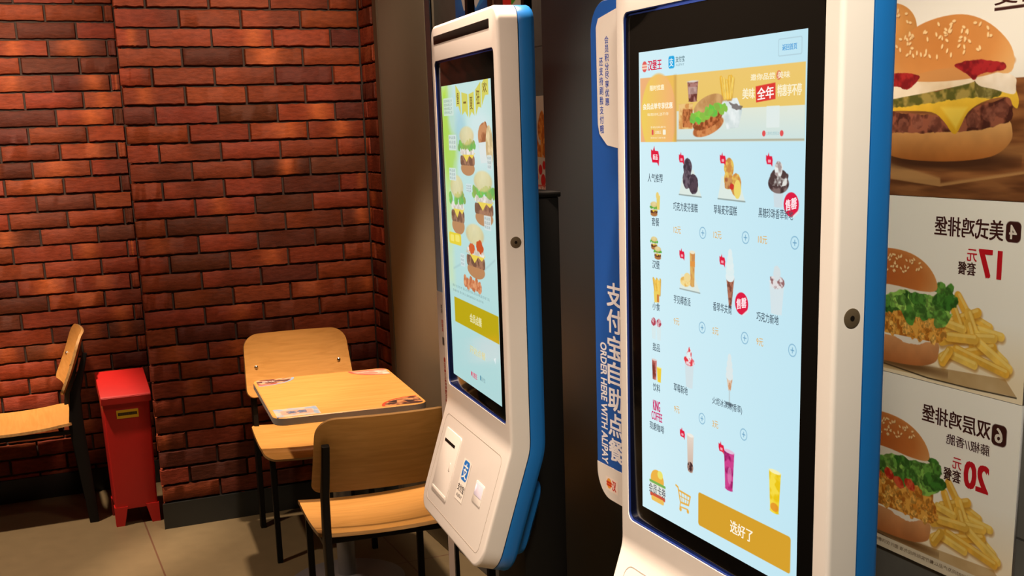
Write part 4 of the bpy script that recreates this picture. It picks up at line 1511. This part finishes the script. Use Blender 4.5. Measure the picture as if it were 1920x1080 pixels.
make_chair('plywood chair behind the table, facing the camera with its backrest against the brick pillar', (1.060, 4.585, 0), math.radians(-4))
make_chair('plywood chair in front of the table, seen from behind beside the far kiosk', (1.010, 3.530, 0), math.radians(175))
make_chair('plywood chair seen side on at the left edge, next to the red bin', (-0.055, 5.51, 0), math.radians(-90))


def make_table():
    t = thing('cafe_table', 'small square wood-topped cafe table with coloured corner stickers, between two plywood chairs', 'table', (1.041, 4.073, 0), math.radians(-5))
    hw, hd, r = 0.268, 0.336, 0.045
    bm = bmesh.new()
    prof = [(0.003, 0.750), (0.0, 0.7475), (0.0, 0.726), (0.003, 0.722)]
    R = [[bm.verts.new((x, y, z)) for x, y in rrect(-hw + e, hw - e, -hd + e, hd - e, r - e, 8)] for e, z in prof]
    for i, (a, b) in enumerate(zip(R, R[1:])):
        for k in range(len(a)):
            f = bm.faces.new((a[k], a[(k + 1) % len(a)], b[(k + 1) % len(b)], b[k]))
            f.material_index = 1 if i else 0
    bm.faces.new(R[0])
    f = bm.faces.new(R[-1])
    f.material_index = 1
    top = obj('table_top', bm, [M['wood'], M['edge']], t)
    # corner stickers
    for kx, ky, kind in ((-1, 1, 0), (1, 1, 1), (1, -1, 2), (-1, -1, 3)):
        w, h = (0.15, 0.12)
        x0 = -hw + 0.012 if kx < 0 else hw - 0.012 - w
        y0 = -hd + 0.012 if ky < 0 else hd - 0.012 - h
        cv = Canvas(0, 0, 150, 120, 90, 72, (226, 196, 150))
        if kind == 0:
            base = mott((120, 70, 60), (226, 170, 130), 22, 3, 2)
            rim = (150, 176, 206)
        elif kind == 1:
            base = mott((216, 176, 150), (236, 216, 196), 22, 4, 2)
            rim = (214, 96, 80)
        elif kind == 2:
            base = mott((70, 40, 34), (206, 140, 90), 22, 5, 2)
            rim = (196, 70, 40)
        else:
            base = mott((150, 170, 190), (216, 190, 160), 20, 6, 2)
            rim = (150, 184, 214)
        cv.C[:] = base(cv.X, cv.Y) / 255
        if kind == 0:
            cv.rect(0, 30, 150, 54, (86, 60, 62)); cv.text('美味', 20, 33, 70, 52, (236, 226, 216), 0.02); cv.rect(0, 84, 150, 120, (206, 110, 96), a=0.8)
        if kind == 1:
            cv.rect(0, 0, 150, 30, (222, 120, 96), a=0.8); cv.ellipse(70, 66, 40, 26, (206, 150, 130))
        if kind == 2:
            cv.ellipse(80, 60, 46, 30, mott((206, 150, 100), (160, 96, 56), 16, 2, 2)); cv.poly([(30, 60), (70, 40), (60, 90)], (60, 36, 32)); cv.poly([(90, 50), (140, 70), (100, 96)], (56, 34, 32))
        if kind == 3:
            cv.rect(20, 30, 130, 96, (196, 160, 140), r=8); cv.text('套餐', 40, 44, 110, 80, (110, 120, 150), 0.03)
        # outline: a rounded rectangle or a quarter disc trimmed from the canvas by dropping the outside
        cx = 0 if kx < 0 else 150
        cy = 0 if ky > 0 else 120
        mp = lambda x, y, l, x0=x0, y0=y0, h=h: np.stack([x0 + np.asarray(x, float) / 1000, y0 + h - np.asarray(y, float) / 1000, np.full(len(x), 0.7504) + l], -1)
        if kind != 3:
            d = np.hypot((cv.X - cx) / 150, (cv.Y - cy) / 120)
            cv.put((slice(None), slice(None)), np.abs(d - 0.96) * 130 - 5, rim)
        o = cv.mesh('sticker', mp, M['print'], top)
        if kind != 3:      # quarter disc: remove faces outside
            bm = bmesh.new()
            bm.from_mesh(o.data)
            kill = []
            for v in bm.verts:
                X, Y = (v.co.x - x0) * 1000, (y0 + h - v.co.y) * 1000
                rad = math.hypot((X - cx) / 150, (Y - cy) / 120)
                corner = 0.0
                if rad > 1.0:
                    kill.append(v)
            bmesh.ops.delete(bm, geom=kill, context='VERTS')
            # round off the outer corner that would overhang the table's own corner
            kill = [v for v in bm.verts if (abs(v.co.x) > hw - r and abs(v.co.y) > hd - r and
                    math.hypot(abs(v.co.x) - (hw - r), abs(v.co.y) - (hd - r)) > r - 0.006)]
            bmesh.ops.delete(bm, geom=kill, context='VERTS')
            bm.to_mesh(o.data)
            bm.free()
    bm = bmesh.new()
    add_lathe(bm, [(0.034, 0.03), (0.034, 0.715)], 28)
    obj('pedestal', bm, M['steel'], t)
    bm = bmesh.new()
    add_lathe(bm, [(0.22, 0.0), (0.22, 0.008), (0.20, 0.016), (0.05, 0.03), (0.034, 0.034)], 40)
    obj('base_plate', bm, M['steel'], t)
    box('mounting_plate', (-0.15, -0.15, 0.712), (0.15, 0.15, 0.7225), M['black_metal'], t, 0.003)


make_table()


def make_bin():
    x0, x1, y0, y1 = -0.093, 0.093, 0.0, 0.21
    t = thing('waste_bin', 'red metal bin with sloping lid and yellow label, in the corner beside the brick pillar', 'bin', (0.385, 5.178, 0))
    # body tapers slightly and stands on four flared feet
    bm = bmesh.new()
    R = []
    for z, g in ((0.075, -0.004), (0.09, -0.003), (0.575, 0.006), (0.60, 0.006)):
        R.append([bm.verts.new((x, y, z)) for x, y in rrect(x0 - g, x1 + g, y0 - g, y1 + g, 0.008, 4)])
    for a, b in zip(R, R[1:]):
        bridge(bm, a, b)
    bm.faces.new(R[0])
    bm.faces.new(R[-1])
    body = obj('body', bm, M['red'], t)
    for sx in (0, 1):
        for sy in (0, 1):
            bm = bmesh.new()
            X = x0 - 0.002 if sx == 0 else x1 + 0.002
            Y = y0 - 0.002 if sy == 0 else y1 + 0.002
            dx, dy = (1 if sx == 0 else -1), (1 if sy == 0 else -1)
            up = [(X, Y), (X + dx * 0.056, Y), (X + dx * 0.056, Y + dy * 0.004), (X + dx * 0.004, Y + dy * 0.004), (X + dx * 0.004, Y + dy * 0.056), (X, Y + dy * 0.056)]
            lo = [(X, Y), (X + dx * 0.036, Y), (X + dx * 0.036, Y + dy * 0.004), (X + dx * 0.004, Y + dy * 0.004), (X + dx * 0.004, Y + dy * 0.036), (X, Y + dy * 0.036)]
            a = [bm.verts.new((x, y, 0.088)) for x, y in up]
            b = [bm.verts.new((x, y, 0.0)) for x, y in lo]
            bridge(bm, a, b)
            bm.faces.new(a)
            bm.faces.new(b)
            obj('foot', bm, M['red'], t)
    # sloping hinged lid with turned-down rim
    bm = bmesh.new()
    lx0, lx1, ly0, ly1 = x0 - 0.012, x1 + 0.012, y0 - 0.022, y1 + 0.008
    prof = [(ly0, 0.560), (ly0 - 0.003, 0.592), (ly0 + 0.006, 0.602), (ly1, 0.668), (ly1, 0.600)]
    a = [bm.verts.new((lx0, y, z)) for y, z in prof]
    b = [bm.verts.new((lx1, y, z)) for y, z in prof]
    n = len(prof)
    for i in range(n):
        bm.faces.new((a[i], a[(i + 1) % n], b[(i + 1) % n], b[i]))
    bm.faces.new(a)
    bm.faces.new(b)
    bmesh.ops.bevel(bm, geom=list(bm.edges), offset=0.002, segments=2, affect='EDGES')
    obj('lid', bm, M['red'], t)
    cv = Canvas(0, 0, 92, 38, 93, 39, (240, 196, 36))
    cv.rect(6, 12, 86, 25, (52, 42, 22))
    cv.text('请将垃圾投入此处', 10, 14, 82, 23, (120, 96, 30), 0.0)
    lb = cv.mesh('yellow_label', lambda x, y, l: np.stack([-0.045 + np.asarray(x, float) / 1000, np.full(len(x), y0 - 0.0075) - l, 0.530 - np.asarray(y, float) / 1000], -1), M['print'], t, depth=0.002)


make_bin()


# ------------------------------------------------------------------ the room
BH, BL, J = 0.0773, 0.254, 0.0085      # course height, brick pitch, joint


def brick_face(bm, lay, org, ux, un, length, height, z0, phase, seed, inset=0.015, fadj=0):
    """lays bricks on a plane: org corner, ux along the wall, un outward"""
    rg = random.Random(seed)
    org, ux, un = Vector(org), Vector(ux), Vector(un)
    up = Vector((0, 0, 1))
    rows = int(height / BH) + 1
    dark, base, flash = np.array((0.095, 0.024, 0.012)), np.array((0.235, 0.046, 0.017)), np.array((0.52, 0.125, 0.032))
    for r in range(rows):
        zb, zt = z0 + r * BH + J / 2, z0 + (r + 1) * BH - J / 2
        off = phase + (BL / 2 if r % 2 else 0)
        k0 = int(math.floor((0 - off) / BL)) - 1
        for k in range(k0, int(length / BL) + 3):
            xa, xb = off + k * BL + J / 2, off + (k + 1) * BL - J / 2
            xa, xb = max(xa, 0.001), min(xb, length - 0.001)
            if xb - xa < 0.02:
                continue
            tone = rg.uniform(0, 1)
            c = base * (0.75 + 0.5 * tone) if tone > 0.22 else dark * rg.uniform(0.9, 1.6)
            c = c * np.array((1, rg.uniform(0.85, 1.15), rg.uniform(0.85, 1.2)))
            fl = rg.random() < 0.26
            fx, fw, fa = rg.uniform(0.25, 0.8), rg.uniform(0.12, 0.26), rg.uniform(0.45, 1.0)
            dk = rg.random() < 0.25
            n = 12
            jit = [rg.uniform(-0.0022, 0.0022) for _ in range(2 * n + 2)]
            pr = rg.uniform(-0.003, 0.003)
            rows_v = []
            for lvl, (e, dep) in enumerate(((0.0, -inset), (0.0008, -0.003), (0.004, pr))):
                lo, hi = [], []
                for i in range(n + 1):
                    f = i / n
                    x = xa + e + (xb - xa - 2 * e) * f
                    lo.append(bm.verts.new(org + ux * x + up * (zb + e + jit[i] * 0.8) + un * dep))
                    hi.append(bm.verts.new(org + ux * x + up * (zt - e + jit[n + 1 + i]) + un * (dep + (0.0012 * math.sin(9 * f + k) if lvl == 2 else 0))))
                    cc = c.copy()
                    if fl:
                        w = math.exp(-((f - fx) / fw) ** 2) * fa
                        cc = cc * (1 - w) + flash * w
                    if dk:
                        w = 0.55 / (1 + math.exp(-(f - fx) * 18))
                        cc = cc * (1 - w) + dark * w
                    lo[-1][lay] = (*(cc * 0.92), 1)
                    hi[-1][lay] = (*cc, 1)
                rows_v.append((lo, hi))
            for (l0, h0), (l1, h1) in zip(rows_v, rows_v[1:]):
                for i in range(n):
                    bm.faces.new((l0[i], l0[i + 1], l1[i + 1], l1[i]))
                    bm.faces.new((h0[i + 1], h0[i], h1[i], h1[i + 1]))
                bm.faces.new((l0[0], l1[0], h1[0], h0[0]))
                bm.faces.new((l0[n], h0[n], h1[n], l1[n]))
            l, h = rows_v[-1]
            for i in range(n):
                bm.faces.new((l[i], l[i + 1], h[i + 1], h[i]))


TOP = 2.95
YP, XP0, XP1 = 5.046, 0.484, 1.500     # brick pillar front and its two ends
YL = 5.80                              # recessed brick wall on the left
YR = 4.80                              # near end of the brick return
SK = 0.115
Z0B = 1.664 - 21 * BH


def prism(name, pts, z0, z1, mat):
    bm = bmesh.new()
    a = [bm.verts.new((x, y, z0)) for x, y in pts]
    b = [bm.verts.new((x, y, z1)) for x, y in pts]
    bridge(bm, a, b)
    bm.faces.new(a)
    bm.faces.new(b)
    return obj(name, bm, mat)


def brick_wall(name, faces, body, seed):
    bm = bmesh.new()
    lay = bm.verts.layers.float_color.new('ink')
    a = [bm.verts.new((x, y, 0)) for x, y in body]
    b = [bm.verts.new((x, y, TOP)) for x, y in body]
    bridge(bm, a, b)
    bm.faces.new(a)
    bm.faces.new(b)
    for f in bm.faces:
        f.material_index = 1
    for k, face in enumerate(faces):
        brick_face(bm, lay, *face, seed + k)
    o = obj(name, bm, [M['brick'], M['mortar']], None, sharp=50)
    return struct(o)


D = 0.014
SIDE = Vector((0.569 - 0.490, YL - YP - 0.004, 0))
brick_wall('wall_pillar', [((XP0, YP, 0), (1, 0, 0), (0, -1, 0), XP1 - XP0, TOP - SK, Z0B, BL / 2),
            ((0.490, YP + 0.004, 0), SIDE.normalized(), (-SIDE.y / SIDE.length, SIDE.x / SIDE.length, 0), SIDE.length, TOP - SK, Z0B, 0.0)],
           [(XP0 + 0.019, YP + D), (XP1 + 0.2, YP + D), (XP1 + 0.2, YL + 0.2), (0.585, YL + 0.2), (0.575, YL)], 3)
brick_wall('wall_back', [((-3.0, YL, 0), (1, 0, 0), (0, -1, 0), 3.0 + 0.555, TOP - SK, Z0B + 0.015, 0.212)],
           [(-3.0, YL + D), (0.585, YL + D), (0.585, YL + 0.2), (-3.0, YL + 0.2)], 40)
brick_wall('wall_return', [((XP1, YP - 0.004, 0), (0, -1, 0), (-1, 0, 0), YP - YR - 0.004, TOP - SK, Z0B, 0.06)],
           [(XP1 + D, YR), (XP1 + 0.2, YR), (XP1 + 0.2, YP + D), (XP1 + D, YP + D)], 90)

struct(box('wall_right', (PX, -2.5, 0), (PX + 0.2, 4.20, TOP), M['grey_tile']))
struct(box('wall_panel', (1.495, 4.180, 0), (PX + 0.2, YR - 0.05, TOP), M['brown_wall'], None, 0.004))
struct(box('wall_pilaster', (1.30, 1.80, 0), (PX, 2.755, TOP), M['dark_panel'], None, 0.004))
struct(box('trim_1', (1.490, YR - 0.05, 0), (PX + 0.2, YR, TOP), plain('brown_corner_trim', (0.085, 0.058, 0.033), 0.5)))
struct(box('floor', (-3.2, -2.7, -0.1), (PX + 0.2, YL + 0.2, 0.0), M['floor']))
struct(box('ceiling', (-3.2, -2.7, TOP), (PX + 0.2, YL + 0.2, TOP + 0.1), M['ceiling']))
struct(box('wall_left', (-3.2, -2.7, 0), (-3.0, YL + 0.2, TOP), M['shell']))
struct(box('wall_front', (-3.0, -2.7, 0), (PX + 0.2, -2.5, TOP), M['shell']))
struct(prism('baseboard_pillar', [(XP0 - 0.003, YP - 0.008), (XP1, YP - 0.008), (XP1, YP + D), (XP0 + 0.011, YP + D)], 0, SK, M['skirting']))
struct(box('baseboard_back', (-3.0, YL - 0.008, 0), (0.56, YL + D, SK), M['skirting'], None, 0.003))
struct(box('baseboard_return', (XP1 - 0.008, YR, 0), (XP1 + D, YP - 0.008, SK), M['skirting'], None, 0.003))
